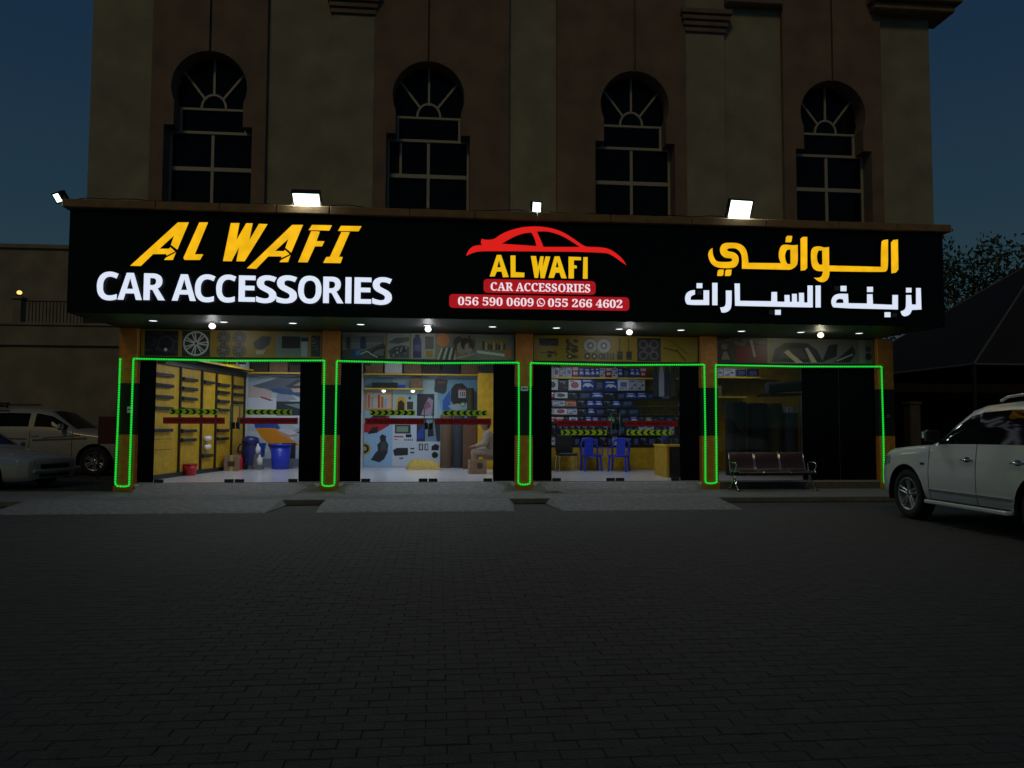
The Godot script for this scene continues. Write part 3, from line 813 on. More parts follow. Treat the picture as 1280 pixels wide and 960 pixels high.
func sign_board() -> void:
	var t := thing("shop_sign", "long black sign board with lit yellow, white and red lettering", "sign")
	part(t, "board", box(-8.53, 8.23, SOFFIT - 0.012, 5.368, 2.125, 2.2, 0.006), M.sign_panel)
	part(t, "return", box(-8.53, -8.505, SOFFIT - 0.01, 5.366, 1.42, 2.122), M.sign_panel)
	part(t, "return", box(8.205, 8.23, SOFFIT - 0.01, 5.366, 1.42, 2.122), M.sign_panel)
	var look := {"y": M.letter_yellow_light, "w": M.letter_white_light, "d": M.unlit_dot, "r": M.logo_red_light, "Y": M.logo_yellow_light}
	for e in SIGN:
		var holes := []
		for h in e[3]: holes.append(flat_list(h))
		var sf := st()
		var ss := st()
		var z1 := 2.27 if e[0] in ["y", "w", "d"] else 2.235
		plate(sf, ss, flat_list(e[2]), holes, 2.204, z1)
		var o := part(t, e[1], two_surfaces(sf, look[e[0]], ss, M.letter_return), null)
		if e[0] == "d": o.set_meta("label", "unlit grey dot")
	for w in WHITE_TEXT:
		if w[0] == "I":
			part(t, "letter", box(w[1], w[2], w[3], w[4], 2.248, 2.268), M.letter_white_light)
			continue
		glyphs(t, w[0], false, w[1], w[2], w[3], w[4], 2.258, M.letter_white_light)
	for p in [[-1.03, 1.12, 3.978, 4.242, "CAR ACCESSORIES"], [-1.675, 1.775, 3.68, 3.942, ""]]:
		var sf := st()
		var ss := st()
		plate(sf, ss, rounded(p[0], p[1], p[2], p[3], 0.07), [], 2.204, 2.235)
		part(t, "red_plate", two_surfaces(sf, M.plate_red_light, ss, M.letter_return), null)
	glyphs(t, "CAR ACCESSORIES", true, -0.895, 1.011, 4.022, 4.178, 2.238, M.plate_text_light)
	glyphs(t, "056 590 0609", true, -1.508, -0.079, 3.733, 3.89, 2.238, M.plate_text_light, "digit")
	glyphs(t, "055 266 4602", true, 0.199, 1.636, 3.733, 3.89, 2.238, M.plate_text_light, "digit")
	# speech bubble with a handset
	var c := Vector2(0.062, 3.812)
	var ring := PackedVector2Array()
	var inner := PackedVector2Array()
	for k in 28:
		var a := TAU * k / 28.0
		var r := 0.078
		if k == 18: r = 0.105
		ring.append(c + Vector2(cos(a), sin(a)) * r)
		inner.append(c + Vector2(cos(a), sin(a)) * 0.062)
	part(t, "bubble_emblem", slab(ring, 2.236, 2.246, Transform3D.IDENTITY, [inner]), M.plate_text_light)
	var hs := st()
	var arc := []
	for k in 7:
		var a := PI * 0.85 + PI * 0.8 * k / 6.0
		arc.append(Vector3(c.x + 0.012 + cos(a) * 0.034, c.y + 0.012 + sin(a) * 0.034, 2.241))
	tube(hs, arc, [0.011, 0.012, 0.007, 0.006, 0.007, 0.012, 0.011], 6)
	part(t, "handset_emblem", hs, M.plate_text_light)

# ------------------------------------------------------------------ lamps under and on the canopy
func lights_outside() -> void:
	var lens := st()
	lathe(lens, [Vector2(0.0, -0.012), Vector2(0.075, -0.010), Vector2(0.082, -0.004)], Transform3D.IDENTITY, 20)
	var rim := st()
	lathe(rim, [Vector2(0.082, -0.002), Vector2(0.086, -0.014), Vector2(0.104, -0.010), Vector2(0.106, 0.0)], Transform3D.IDENTITY, 20)
	var lens_mesh := fin(lens)
	var rim_mesh := fin(rim)
	for k in 12:
		var x := -7.37 + k * 1.318
		var d := thing("down_light", "round recessed canopy light, %s from the left in the row" % ORDINAL[k], "light", Vector3(x, SOFFIT - 0.002, 1.24 - 0.025 * k), 0.0, "round lights in the canopy soffit")
		part(d, "lens", lens_mesh, M.down_light_lens)
		part(d, "rim", rim_mesh, M.soffit_panel)
		area_light("light", Vector3(0, -0.02, 0), Vector3.DOWN, Vector2(0.14, 0.14), 0.26, Color8(236, 246, 255), d)
	for k in 4:
		var warm := k == 3
		var d := thing("canopy_bulb", ["bright white bulb under the canopy above the shop with yellow shelving", "bright white bulb under the canopy above the shop with the seated person", "bright white bulb under the canopy above the shop with blue chairs", "slightly yellow bulb under the canopy above the metal bench"][k], "light", Vector3([-6.3, -2.08, 2.06, 6.19][k], SOFFIT, 1.1), 0.0, "bulbs under the canopy")
		var cap := st()
		lathe(cap, [Vector2(0.0, 0.0), Vector2(0.04, -0.001), Vector2(0.036, -0.028), Vector2(0.0, -0.03)], Transform3D.IDENTITY, 14)
		part(d, "socket", cap, M.white_paint)
		var g := SphereMesh.new()
		g.radius = 0.065; g.height = 0.11; g.radial_segments = 20; g.rings = 10
		part(d, "bulb", g, M.bulb_light_warm if warm else M.bulb_light, Vector3(0, -0.08, 0))
		var l := OmniLight3D.new()
		l.name = "light"
		l.light_energy = 0.2
		l.light_size = 0.05
		l.omni_range = 30.0
		l.omni_attenuation = 2.0
		l.light_color = Color8(255, 252, 215) if warm else Color8(250, 252, 255)
		l.shadow_enabled = true
		d.add_child(l)
		l.position = Vector3(0, -0.08, 0)
	flood("wide white floodlight on the sign top above the Latin lettering", Vector3(-4.32, 5.53, 2.28), 0.52, 0.34, -52, 0, 2.5)
	flood("small upright white floodlight on the sign top above the car emblem", Vector3(0.0, 5.60, 2.0), 0.21, 0.26, -8, 12, 1.0)
	flood("large square white floodlight on the sign top above the Arabic lettering", Vector3(3.97, 5.56, 2.28), 0.50, 0.40, -26, 6, 2.6)
	var cb := thing("cable", "thin black cable lying along the sign's top edge between the floodlights", "cable")
	var run := []
	for k in 60:
		var x := -8.4 + k * 0.21
		run.append(Vector3(x, 5.532 + 0.012 * sin(k * 1.7) + 0.03 * maxf(0.0, sin(k * 0.37)), 2.26 + 0.03 * sin(k * 0.9)))
	var cs := st()
	tube(cs, run, 0.008, 6)
	part(cb, "wire", cs, M.black_plastic)
	flood("small white floodlight at the far end of the sign facing sideways", Vector3(-8.72, 5.5, 2.2), 0.24, 0.2, -35, -38, 0.5)

func flood(label: String, at: Vector3, w: float, h: float, pitch: float, yaw: float, energy: float) -> void:
	var t := thing("floodlight", label, "floodlight", at, deg_to_rad(yaw), "floodlights on the sign")
	var tilt := Transform3D(Basis(Vector3.RIGHT, deg_to_rad(-pitch)), Vector3(0, h * 0.36, 0))
	var s := st()
	var d := 0.09
	# housing: bezel with a recessed lens, ribs behind
	var bz := 0.022
	bx(s, Vector3(0, h / 2 - bz / 2, 0), Vector3(w, bz, d), 0.004, tilt)
	bx(s, Vector3(0, -h / 2 + bz / 2, 0), Vector3(w, bz, d), 0.004, tilt)
	bx(s, Vector3(w / 2 - bz / 2, 0, 0), Vector3(bz, h - 2 * bz, d), 0.004, tilt)
	bx(s, Vector3(-w / 2 + bz / 2, 0, 0), Vector3(bz, h - 2 * bz, d), 0.004, tilt)
	bx(s, Vector3(0, 0, -d / 2 - 0.012), Vector3(w, h, 0.02), 0.004, tilt)
	for k in 7: bx(s, Vector3((k - 3) * w / 7.5, 0, -d / 2 - 0.04), Vector3(0.008, h * 0.85, 0.035), 0.0, tilt)
	part(t, "housing", s, M.black_plastic)
	var g := st()
	bx(g, Vector3(0, 0, d / 2 - 0.02), Vector3(w - 2 * bz - 0.004, h - 2 * bz - 0.004, 0.008), 0.0, tilt)
	part(t, "lens", g, M.flood_light_lens)
	var k2 := st()
	for sx in [-1, 1]: bx(k2, Vector3(sx * (w / 2 + 0.008), h * 0.18, -0.02), Vector3(0.012, h * 0.5, 0.035), 0.0)
	bx(k2, Vector3(0, -h * 0.08, -0.02), Vector3(w + 0.03, 0.012, 0.035), 0.0)
	part(t, "bracket", k2, M.grey_metal)
	area_light("light", tilt * Vector3(0, 0, d / 2 + 0.01), tilt.basis * Vector3(0, 0, 1), Vector2(w * 0.85, h * 0.8), energy, Color8(232, 250, 244), t)

# ------------------------------------------------------------------ green rope light
func rope(t: Node3D, pts: Array) -> void:
	# beads and the darker sleeve between them along the run
	var sb := st()
	var sg := st()
	for i in pts.size() - 1:
		var a: Vector3 = pts[i]
		var d: Vector3 = pts[i + 1] - a
		var n := maxi(1, int(round(d.length() / 0.05)))
		var u := d.normalized()
		var v := Vector3(0, 0, 1)
		var w := u.cross(v).normalized()
		for k in n:
			for e in 2:
				var s: SurfaceTool = sb if e == 0 else sg
				var f0 := (k + 0.62 * e) / float(n)
				var f1 := (k + (0.62 if e == 0 else 1.0)) / float(n)
				var r := 0.02 if e == 0 else 0.0155
				var p0 := a + d * f0
				var p1 := a + d * f1
				var c := []
				for m in 6:
					var an := TAU * m / 6
					c.append((v * cos(an) * 0.7 + w * sin(an)) * r)
				for m in 6: quad(s, p0 + c[m], p1 + c[m], p1 + c[(m + 1) % 6], p0 + c[(m + 1) % 6])
	part(t, "led_bead", sb, M.rope_light_bead)
	part(t, "sleeve", sg, M.rope_light_sleeve)

func rope_lights() -> void:
	var z := 0.045
	var names := ["around the shop with yellow shelving", "around the shop with the seated person", "around the shop with the two blue chairs", "around the bay behind the metal bench"]
	for i in 4:
		var x0 := (i - 2) * 4.15 + 0.13
		var x1 := (i - 1) * 4.15 - 0.13
		var sag: float = [0.02, 0.03, 0.025, 0.015][i]
		var bot: float = [0.235, 0.25, 0.26, 0.24][i]
		var pts := [Vector3(x0 - 0.008, bot, z), Vector3(x0 - 0.004, 1.5, z), Vector3(x0, 2.84, z), Vector3((x0 + x1) / 2, 2.84 - sag, z), Vector3(x1, 2.845, z), Vector3(x1 + 0.006, 1.3, z), Vector3(x1 - 0.004, bot, z)]
		# across the foot of the next pillar
		if i < 3:
			pts.append_array([Vector3(x1 + 0.03, bot - 0.035, z), Vector3(x1 + 0.13, bot - 0.045, z), Vector3(x1 + 0.23, bot - 0.03, z), Vector3(x1 + 0.255, bot + 0.0, z)])
		else:
			pts.append_array([Vector3(x1 + 0.05, bot - 0.04, z), Vector3(x1 + 0.13, bot - 0.05, z)])
		if i == 0:
			pts = [Vector3(x0 - 0.262, 2.84, z), Vector3(x0 - 0.27, 1.5, z), Vector3(x0 - 0.285, 0.27, z), Vector3(x0 - 0.25, 0.215, z), Vector3(x0 - 0.13, 0.2, z), Vector3(x0 - 0.03, 0.21, z)] + pts
		var t := thing("rope_light", "green glowing rope light " + names[i], "rope light", Vector3.ZERO, 0.0, "green rope lights framing the shopfront")
		rope(t, pts)
		for x in [x0, x1]:
			area_light("light", Vector3(x, 1.5, z + 0.03), Vector3(0, 0, 1), Vector2(0.03, 2.5), 0.006, Color8(20, 240, 60), t)

# ------------------------------------------------------------------ shopfronts
const WHERE := ["of the shop with yellow shelving", "of the shop with the seated person", "of the shop with blue chairs", "behind the metal bench"]

func shopfronts() -> void:
	# tinted fixed panels, header rails: parts of the building's shopfront frame
	var fr := thing("shopfront_frame", "black tinted panels and dark rails between the orange pillars", "shopfront")
	var dark := [[-8.105, -7.775], [-4.81, -4.345], [-3.955, -3.51], [-0.67, -0.195], [0.195, 0.62], [3.51, 3.955], [6.365, 7.24], [7.25, 8.105]]
	for d in dark:
		part(fr, "tinted_panel", box(d[0], d[1], FLOOR + 0.02, 2.82, -0.16, -0.145, 0.002), M.tinted_film)
	for i in 4:
		var x0: float = BAYS[i] - 1.88
		var x1: float = BAYS[i] + 1.88
		part(fr, "header_rail", box(x0, x1, 2.824, 2.885, -0.19, -0.11, 0.006), M.black_plastic)
		part(fr, "sill_rail", box(x0, x1, FLOOR, FLOOR + 0.016, -0.18, -0.12, 0.003), M.grey_metal)
		part(fr, "head_panel", box(x0, x1, 2.89, SOFFIT - 0.004, -0.3, -0.13), M.black_board)
	# clear glass doors with their stickers
	var leaves := [[-7.765, -6.135, 0], [-6.125, -4.82, 0], [-3.50, -2.075, 1], [-2.065, -0.68, 1], [0.63, 2.035, 2], [2.045, 3.50, 2]]
	var stick := [[-7.61, -6.35, -7.48, -6.49], [-6.10, -4.84, -5.93, -4.97], [-3.43, -2.12, -3.33, -2.36], [-1.93, -0.71, -1.77, -0.80], [0.74, 1.94, 0.83, 1.85], [2.27, 3.46, 2.30, 3.30]]
	for k in 6:
		var l: Array = leaves[k]
		var right := k % 2 == 1
		var t := thing("glass_door", "%s glass door leaf %s" % ["right" if right else "left", WHERE[l[2]]], "door", Vector3(l[0], FLOOR, -0.15), 0.0, "glass doors with red bands")
		var w: float = l[1] - l[0]
		part(t, "pane", glass_sheet(w - 0.004, 0.03, 2.56), M.clear_glass)
		var ps := st()
		for x in [0.1, w - 0.1]:
			bx(ps, Vector3(x, 0.05, 0), Vector3(0.19, 0.065, 0.03), 0.004)
			bx(ps, Vector3(x, 2.535, 0), Vector3(0.17, 0.05, 0.03), 0.004)
		part(t, "patch_fitting", ps, M.black_plastic)
		var hx := 0.09 if right else w - 0.09
		var hs := st()
		var ylo := 1.12 if l[2] != 2 else 1.02
		tube(hs, [Vector3(hx, ylo, 0.05), Vector3(hx, ylo + 0.5, 0.05)], 0.014, 10)
		for y in [ylo + 0.06, ylo + 0.44]: tube(hs, [Vector3(hx, y, 0.0), Vector3(hx, y, 0.05)], 0.009, 8)
		part(t, "handle", hs, M.steel)
		part(t, "lock", box((0.005 if right else w - 0.075), (0.075 if right else w - 0.005), 1.14, 1.28, -0.02, 0.02, 0.004), M.black_plastic)
		var a: Array = stick[k]
		var by := 1.245 if l[2] != 2 else 1.215
		var cy := 1.44 if l[2] != 2 else 1.025
		var band := part(t, "red_band", box(a[0] - l[0], a[1] - l[0], by, by + 0.135, 0.0055, 0.0075), M.red_film)
		var pr := st()
		var x: float = a[0] - l[0] + 0.06
		while x < a[1] - l[0] - 0.08:
			var gw := rng.randf_range(0.02, 0.055)
			bx(pr, Vector3(x + gw / 2, by + 0.068 + rng.randf_range(-0.008, 0.008), 0.0078), Vector3(gw, rng.randf_range(0.03, 0.062), 0.0008))
			x += gw + (0.05 if rng.randf() < 0.18 else 0.012)
		part(band, "print", pr, M.red_film_print)
		var cs := part(t, "chevron_sticker", box(a[2] - l[0], a[3] - l[0], cy, cy + 0.115, 0.0055, 0.0075), M.lime_film)
		var n := 7
		for i in n:
			var cx: float = a[2] - l[0] + (a[3] - a[2]) * (i + 0.5) / n
			var d := -1.0 if right else 1.0
			var u := d * 0.03
			var v := d * 0.024
			var pts := PackedVector2Array([Vector2(cx - u - v, cy + 0.008), Vector2(cx + u - v, cy + 0.008), Vector2(cx + u + v, cy + 0.0575), Vector2(cx + u - v, cy + 0.107), Vector2(cx - u - v, cy + 0.107), Vector2(cx - u + v, cy + 0.0575)])
			part(cs, "chevron", slab(pts, 0.0076, 0.0084), M.black_print)
	var t4 := thing("shop_window", "clear fixed glass pane behind the metal bench showing dark carpet rolls", "window", Vector3(4.345, FLOOR, -0.15))
	part(t4, "pane", glass_sheet(2.015, 0.02, 2.57), M.clear_glass)
	# printed posters over the doors
	var names := ["yellow poster strip with wheels and a car stereo above the yellow shelving shop", "grey photo poster strip with a blue bottle above the seated person's shop", "yellow poster strip with brake discs and wiper arms above the blue chairs", "dark photo poster strip with seats and hands above the metal bench"]
	for i in 4:
		var x0: float = BAYS[i] - 1.86
		poster("transom_poster", names[i], x0, x0 + 3.72, 2.905, 3.475, -0.118, print_mat("transom_print_%d" % i, transom(i), 0.45, 4 if i % 2 else 2))
	for p in [["small pale meter plate on the pillar nearest the white pickup", -8.22, 1.78, 0.11, 0.13, 0.45], ["small pale notice on the middle pillar's black band top", 0.0, 2.28, 0.17, 0.1, 0.5], ["small reddish notice on the pillar nearest the white off-roader", 8.32, 1.72, 0.09, 0.11, 0.25]]:
		var t := thing("notice_plate", p[0], "notice", Vector3(p[1], p[2], 0.005))
		part(t, "plate", box(-p[3] / 2, p[3] / 2, -p[4] / 2, p[4] / 2, 0.0, 0.012, 0.002), M.white_paint if p[5] > 0.3 else M.dark_brown)
		part(t, "print", box(-p[3] * 0.36, p[3] * 0.36, -0.012, 0.02, 0.0121, 0.013), M.grey_metal)

func glass_sheet(w: float, y0: float, y1: float) -> SurfaceTool:
	var s := st()
	quad(s, Vector3(0.002, y1, 0), Vector3(w, y1, 0), Vector3(w, y0, 0), Vector3(0.002, y0, 0))
	return s

func transom(i: int) -> Image:
	var yel := Color8(140, 114, 8)
	var im := canvas(1040, 160, yel)
	var blk := Color8(22, 22, 24)
	var gry := Color8(150, 150, 140)
	var sil := Color8(186, 188, 180)
	if i == 0:
		rect(im, 20, 6, 190, 150, Color8(28, 26, 30)); mottle(im, 20, 6, 190, 150, [Color8(40, 34, 44), Color8(18, 18, 22), Color8(60, 50, 60)], 40, 40)
		disc(im, 140, 85, 52, Color8(60, 55, 62)); disc(im, 140, 85, 38, Color8(26, 26, 30)); disc(im, 140, 118, 10, Color8(200, 205, 215))
		rect(im, 232, 4, 160, 154, Color8(28, 28, 26)); wheel_print(im, 312, 80, 74, 7, sil, Color8(26, 26, 24))
		for p in [[470, 42], [560, 42], [470, 118], [560, 118]]:
			disc(im, p[0], p[1], 38, blk); wheel_print(im, p[0], p[1], 33, 7, Color8(120, 116, 90), blk)
		fp(im, [640, 70, 690, 30, 745, 34, 735, 80, 690, 112, 650, 104], Color8(50, 54, 50)); fp(im, [660, 118, 715, 112, 700, 140, 655, 140], Color8(160, 162, 140))
		rect(im, 770, 14, 190, 140, Color8(112, 126, 112)); rect(im, 806, 30, 108, 72, Color8(30, 32, 28)); rect(im, 920, 50, 36, 100, Color8(150, 168, 172)); rect(im, 918, 36, 44, 24, blk)
		rect(im, 978, 24, 54, 126, blk); mottle(im, 982, 40, 44, 100, [Color8(60, 60, 60), Color8(100, 98, 90), Color8(30, 30, 34)], 30, 14)
	elif i == 1:
		im.fill(Color8(104, 112, 104))
		rect(im, 0, 0, 258, 70, Color8(122, 128, 122)); fp(im, [0, 20, 60, 10, 120, 22, 250, 18, 250, 60, 0, 66], Color8(98, 104, 100)); rect(im, 24, 30, 26, 70, Color8(52, 56, 54))
		fp(im, [0, 160, 0, 110, 60, 100, 110, 120, 250, 60, 258, 110, 258, 160], Color8(66, 70, 66)); fp(im, [150, 130, 200, 90, 256, 76, 256, 150, 190, 158], Color8(38, 42, 42)); fp(im, [170, 134, 210, 104, 250, 96, 250, 140], Color8(96, 104, 104))
		disc(im, 90, 128, 30, Color8(30, 62, 120)); disc(im, 96, 122, 18, Color8(70, 108, 170)); rect(im, 108, 40, 34, 60, Color8(26, 44, 84)); disc(im, 125, 40, 17, Color8(26, 44, 84))
		stroke(im, 112, 132, 150, 112, 8, Color8(176, 182, 176)); stroke(im, 150, 112, 176, 134, 8, Color8(176, 182, 176)); stroke(im, 176, 134, 214, 150, 8, Color8(176, 182, 176))
		rect(im, 258, 6, 10, 150, yel)
		rect(im, 270, 4, 132, 152, Color8(140, 148, 144)); fp(im, [272, 60, 320, 30, 400, 24, 400, 50, 330, 66], Color8(84, 92, 92)); fp(im, [290, 154, 276, 110, 310, 84, 360, 74, 400, 84, 400, 154], Color8(74, 82, 84))
		for k in 6: stroke(im, 286 + k * 18, 148 - k * 4, 320 + k * 13, 92 - k * 2, 5, Color8(168, 176, 174) if k % 2 else Color8(48, 54, 56))
		disc(im, 330, 120, 18, Color8(40, 46, 48)); disc(im, 330, 120, 10, Color8(130, 140, 142)); disc(im, 372, 108, 13, Color8(40, 46, 48))
		rect(im, 404, 0, 8, 160, yel); rect(im, 412, 4, 144, 150, Color8(140, 150, 136))
		rect(im, 424, 44, 50, 106, Color8(28, 30, 92)); disc(im, 449, 44, 25, Color8(28, 30, 92)); rect(im, 436, 8, 26, 24, Color8(30, 32, 80)); rect(im, 430, 70, 38, 40, Color8(70, 76, 130))
		rect(im, 496, 20, 52, 76, Color8(44, 46, 42)); rect(im, 502, 106, 40, 40, yel)
		rect(im, 562, 0, 8, 160, yel); disc(im, 606, 40, 40, Color8(190, 120, 40))
		for k in 8: stroke(im, 575 + k * 17, 158, 600 + k * 15, 86, 8, Color8(26, 26, 24) if k % 2 else Color8(196, 198, 180))
		rect(im, 680, 4, 122, 152, Color8(118, 112, 96))
		for k in 5: disc(im, 700 + k * 20, 60 + (k % 2) * 26, 34 - k * 3, [Color8(70, 60, 46), Color8(140, 132, 112), Color8(58, 50, 40), Color8(150, 142, 122), Color8(80, 72, 58)][k], 1.3)
		stroke(im, 690, 150, 800, 120, 14, Color8(150, 146, 132)); stroke(im, 760, 10, 790, 96, 10, Color8(52, 46, 38))
		rect(im, 804, 4, 220, 150, Color8(120, 126, 110)); rect(im, 840, 30, 150, 70, Color8(140, 122, 52)); for k in 9: rect(im, 846 + k * 16, 44 + (k * 7) % 22, 11, 52 - (k * 7) % 22, [blk, Color8(166, 160, 140), Color8(70, 60, 30)][k % 3])
		fp(im, [812, 100, 1010, 124, 1010, 140, 812, 116], Color8(200, 206, 200)); rect(im, 980, 92, 40, 50, Color8(190, 110, 60))
	elif i == 2:
		rect(im, 34, 20, 120, 46, Color8(40, 38, 26)); mottle(im, 40, 24, 108, 38, [Color8(80, 78, 60), Color8(20, 20, 16)], 24, 18)
		mottle(im, 84, 96, 60, 50, [blk, Color8(60, 56, 30)], 16, 18); stroke(im, 44, 108, 150, 112, 4, blk)
		mottle(im, 200, 24, 80, 120, [blk, Color8(40, 40, 36), Color8(70, 66, 50)], 46, 24); disc(im, 226, 130, 18, blk); disc(im, 226, 130, 10, gry)
		for p in [[356, 62], [440, 62]]:
			disc(im, p[0], p[1], 48, Color8(52, 52, 48)); disc(im, p[0], p[1], 44, gry); disc(im, p[0], p[1], 22, Color8(90, 92, 86)); disc(im, p[0], p[1], 9, sil)
		for k in 3: disc(im, 336 + k * 44, 128, 19, blk); disc(im, 336 + k * 44, 128, 10, gry)
		for k in 5: rect(im, 420 + k * 18, 106, 13, 44, Color8(70, 70, 60))
		for k in 2:
			stroke(im, 540 + k * 58, 14, 540 + k * 58, 100, 5, blk); rect(im, 522 + k * 58, 96, 36, 52, Color8(36, 36, 28)); mottle(im, 522 + k * 58, 96, 36, 52, [Color8(90, 86, 60), blk], 14, 10)
		rect(im, 650, 10, 150, 146, Color8(34, 32, 32))
		for p in [[690, 50], [758, 50], [690, 118], [758, 118], [724, 84]]: disc(im, p[0], p[1], 30, Color8(84, 78, 76)); disc(im, p[0], p[1], 18, Color8(30, 28, 30))
		stroke(im, 820, 70, 900, 90, 6, blk); stroke(im, 900, 80, 960, 150, 7, blk); stroke(im, 860, 20, 980, 110, 4, Color8(60, 56, 30))
	else:
		im.fill(Color8(96, 98, 90))
		rect(im, 0, 0, 330, 160, Color8(66, 52, 44)); fp(im, [0, 150, 10, 60, 40, 20, 70, 30, 84, 90, 110, 150], Color8(46, 40, 36)); fp(im, [30, 140, 44, 90, 66, 84, 90, 140], Color8(128, 112, 84)); disc(im, 52, 56, 22, Color8(112, 98, 80)); stroke(im, 4, 30, 100, 12, 9, Color8(96, 84, 70))
		rect(im, 130, 40, 90, 112, Color8(110, 28, 34)); rect(im, 230, 50, 96, 104, Color8(96, 24, 30)); mottle(im, 110, 4, 220, 50, [Color8(30, 26, 26), Color8(96, 92, 84)], 24, 34)
		stroke(im, 226, 10, 250, 120, 16, Color8(150, 144, 136))
		rect(im, 336, 0, 10, 160, yel)
		fp(im, [360, 150, 380, 70, 450, 26, 600, 30, 660, 70, 700, 150], Color8(30, 30, 32)); fp(im, [400, 130, 430, 70, 560, 60, 600, 130], Color8(58, 60, 58))
		fp(im, [440, 88, 470, 70, 500, 100, 570, 154, 520, 156], Color8(168, 156, 132)); fp(im, [580, 60, 600, 56, 660, 150, 620, 152], Color8(168, 156, 132))
		fp(im, [690, 150, 740, 40, 800, 30, 790, 110], Color8(30, 28, 30)); fp(im, [770, 150, 900, 40, 920, 90, 880, 150], Color8(42, 42, 42)); stroke(im, 790, 140, 900, 96, 10, Color8(150, 152, 150))
		rect(im, 940, 4, 40, 150, Color8(120, 124, 112)); disc(im, 1006, 60, 20, Color8(60, 56, 50)); disc(im, 1006, 110, 22, Color8(40, 36, 34))
	return im

# ------------------------------------------------------------------ the rooms
func shop_shell() -> void:
	structure("shop_floor", box(-8.28, 8.28, 0.0, FLOOR, -7.99, -0.02), M.floor_tile)
	structure("shop_ceiling", box(-8.28, 8.28, 3.40, 3.46, -7.99, -0.35), M.white_paint)
	for x in [-4.15, 0.0]:
		structure("partition_wall", box(x - 0.07, x + 0.07, FLOOR, 3.40, -7.98, -0.345), M.white_paint)
	structure("back_wall", box(-8.27, -4.23, FLOOR, 3.40, -6.42, -6.3), M.white_paint)
	structure("back_wall", box(-4.07, -0.08, FLOOR, 3.40, -6.72, -6.6), M.white_paint)
	structure("partition_wall", box(5.10, 5.22, FLOOR, 3.40, -7.98, -3.2), M.white_paint)
	structure("back_wall", box(0.08, 5.09, FLOOR, 3.40, -5.4, -5.28), M.yellow_board)
	structure("back_wall", box(5.23, 8.27, FLOOR, 3.40, -4.3, -4.18), M.yellow_board)
	var e := [5.6, 6.4, 3.1, 0.3]
	for i in 4:
		for k in 2:
			var p := Vector3(BAYS[i], 3.398, -1.9 - 2.4 * k) if i < 2 else Vector3(BAYS[i], 3.398, -1.4 - 1.9 * k)
			if i == 3 and k == 0: continue
			var t := thing("ceiling_light", "%s ceiling light panel inside the shop %s" % [["front", "rear"][k], ["with yellow shelving", "with the seated person", "with blue chairs", "behind the bench"][i]], "light", p, 0.0, "ceiling light panels in the shops")
			part(t, "frame", box(-0.66, 0.66, -0.03, 0.0, -0.2, 0.2, 0.005), M.white_paint)
			part(t, "diffuser", box(-0.63, 0.63, -0.036, -0.031, -0.17, 0.17), M.ceiling_light_panel)
			area_light("light", Vector3(0, -0.05, 0), Vector3.DOWN, Vector2(1.2, 0.3), e[i] * 0.5, Color8(228, 238, 255), t)

func shelf_board(label: String, x0: float, x1: float, y: float, z0: float, z1: float, edge: Material = null) -> void:
	var t := thing("wall_shelf", label, "shelf", Vector3((x0 + x1) / 2, y, z0))
	var w := (x1 - x0) / 2
	part(t, "board", box(-w, w, -0.03, 0.0, 0.0, z1 - z0 - 0.012), M.black_board)
	part(t, "edge_strip", box(-w, w, -0.04, 0.004, z1 - z0 - 0.01, z1 - z0, 0.002), edge if edge else M.yellow_edge)

func carton(label: String, at: Vector3, size: Vector3, m: Material, group := "", pr: Material = null, turn := 0.0) -> Node3D:
	var t := thing("product_box", label, "box", at, turn, group)
	part(t, "carton", box(-size.x / 2, size.x / 2, 0.0, size.y, -size.z / 2, size.z / 2, 0.004), m)
	if pr:
		var s := st()
		var w := size.x * 0.47
		quad_uv(s, Vector3(-w, size.y * 0.95, size.z / 2 + 0.002), Vector3(w, size.y * 0.95, size.z / 2 + 0.002), Vector3(w, size.y * 0.05, size.z / 2 + 0.002), Vector3(-w, size.y * 0.05, size.z / 2 + 0.002))
		part(t, "front_print", s, pr)
	return t

func product_prints() -> Array:
	var out := []
	var sets := [[Color8(200, 204, 214), Color8(30, 30, 36)], [Color8(196, 202, 212), Color8(34, 66, 140)], [Color8(24, 26, 38), Color8(120, 130, 150)], [Color8(28, 58, 150), Color8(190, 200, 220)], [Color8(150, 24, 40), Color8(210, 200, 205)], [Color8(205, 208, 214), Color8(150, 30, 40)], [Color8(36, 40, 60), Color8(90, 110, 160)], [Color8(180, 186, 200), Color8(70, 76, 90)], [Color8(40, 120, 60), Color8(190, 200, 190)], [Color8(200, 150, 120), Color8(150, 90, 70)]]
	for k in sets.size():
		var a: Color = sets[k][0]
		var b: Color = sets[k][1]
		var im := canvas(96, 96, a)
		match k % 5:
			0:
				disc(im, 48, 48, 30, b); disc(im, 48, 48, 18, a.lerp(b, 0.5)); disc(im, 48, 48, 8, b); rect(im, 6, 6, 40, 8, b)
			1:
				rect(im, 20, 24, 58, 40, b); rect(im, 26, 30, 46, 26, a.lerp(b, 0.6)); rect(im, 10, 74, 70, 6, b); rect(im, 10, 84, 40, 4, b)
			2:
				mottle(im, 8, 8, 80, 80, [b, a.lerp(b, 0.4), a], 22, 26); rect(im, 10, 8, 60, 10, b)
			3:
				fp(im, [6, 60, 24, 36, 62, 34, 90, 56, 90, 70, 6, 70], b); disc(im, 26, 70, 9, Color8(20, 20, 24)); disc(im, 70, 70, 9, Color8(20, 20, 24)); rect(im, 8, 8, 66, 12, b)
			4:
				rect(im, 0, 0, 96, 30, b); disc(im, 34, 60, 18, b); disc(im, 68, 60, 14, b); rect(im, 6, 84, 84, 6, a.darkened(0.4))
		out.append([print_mat("box_print_%d" % k, im, 0.35), mat("box_card_%d" % k, a, 0.5)])
	return out

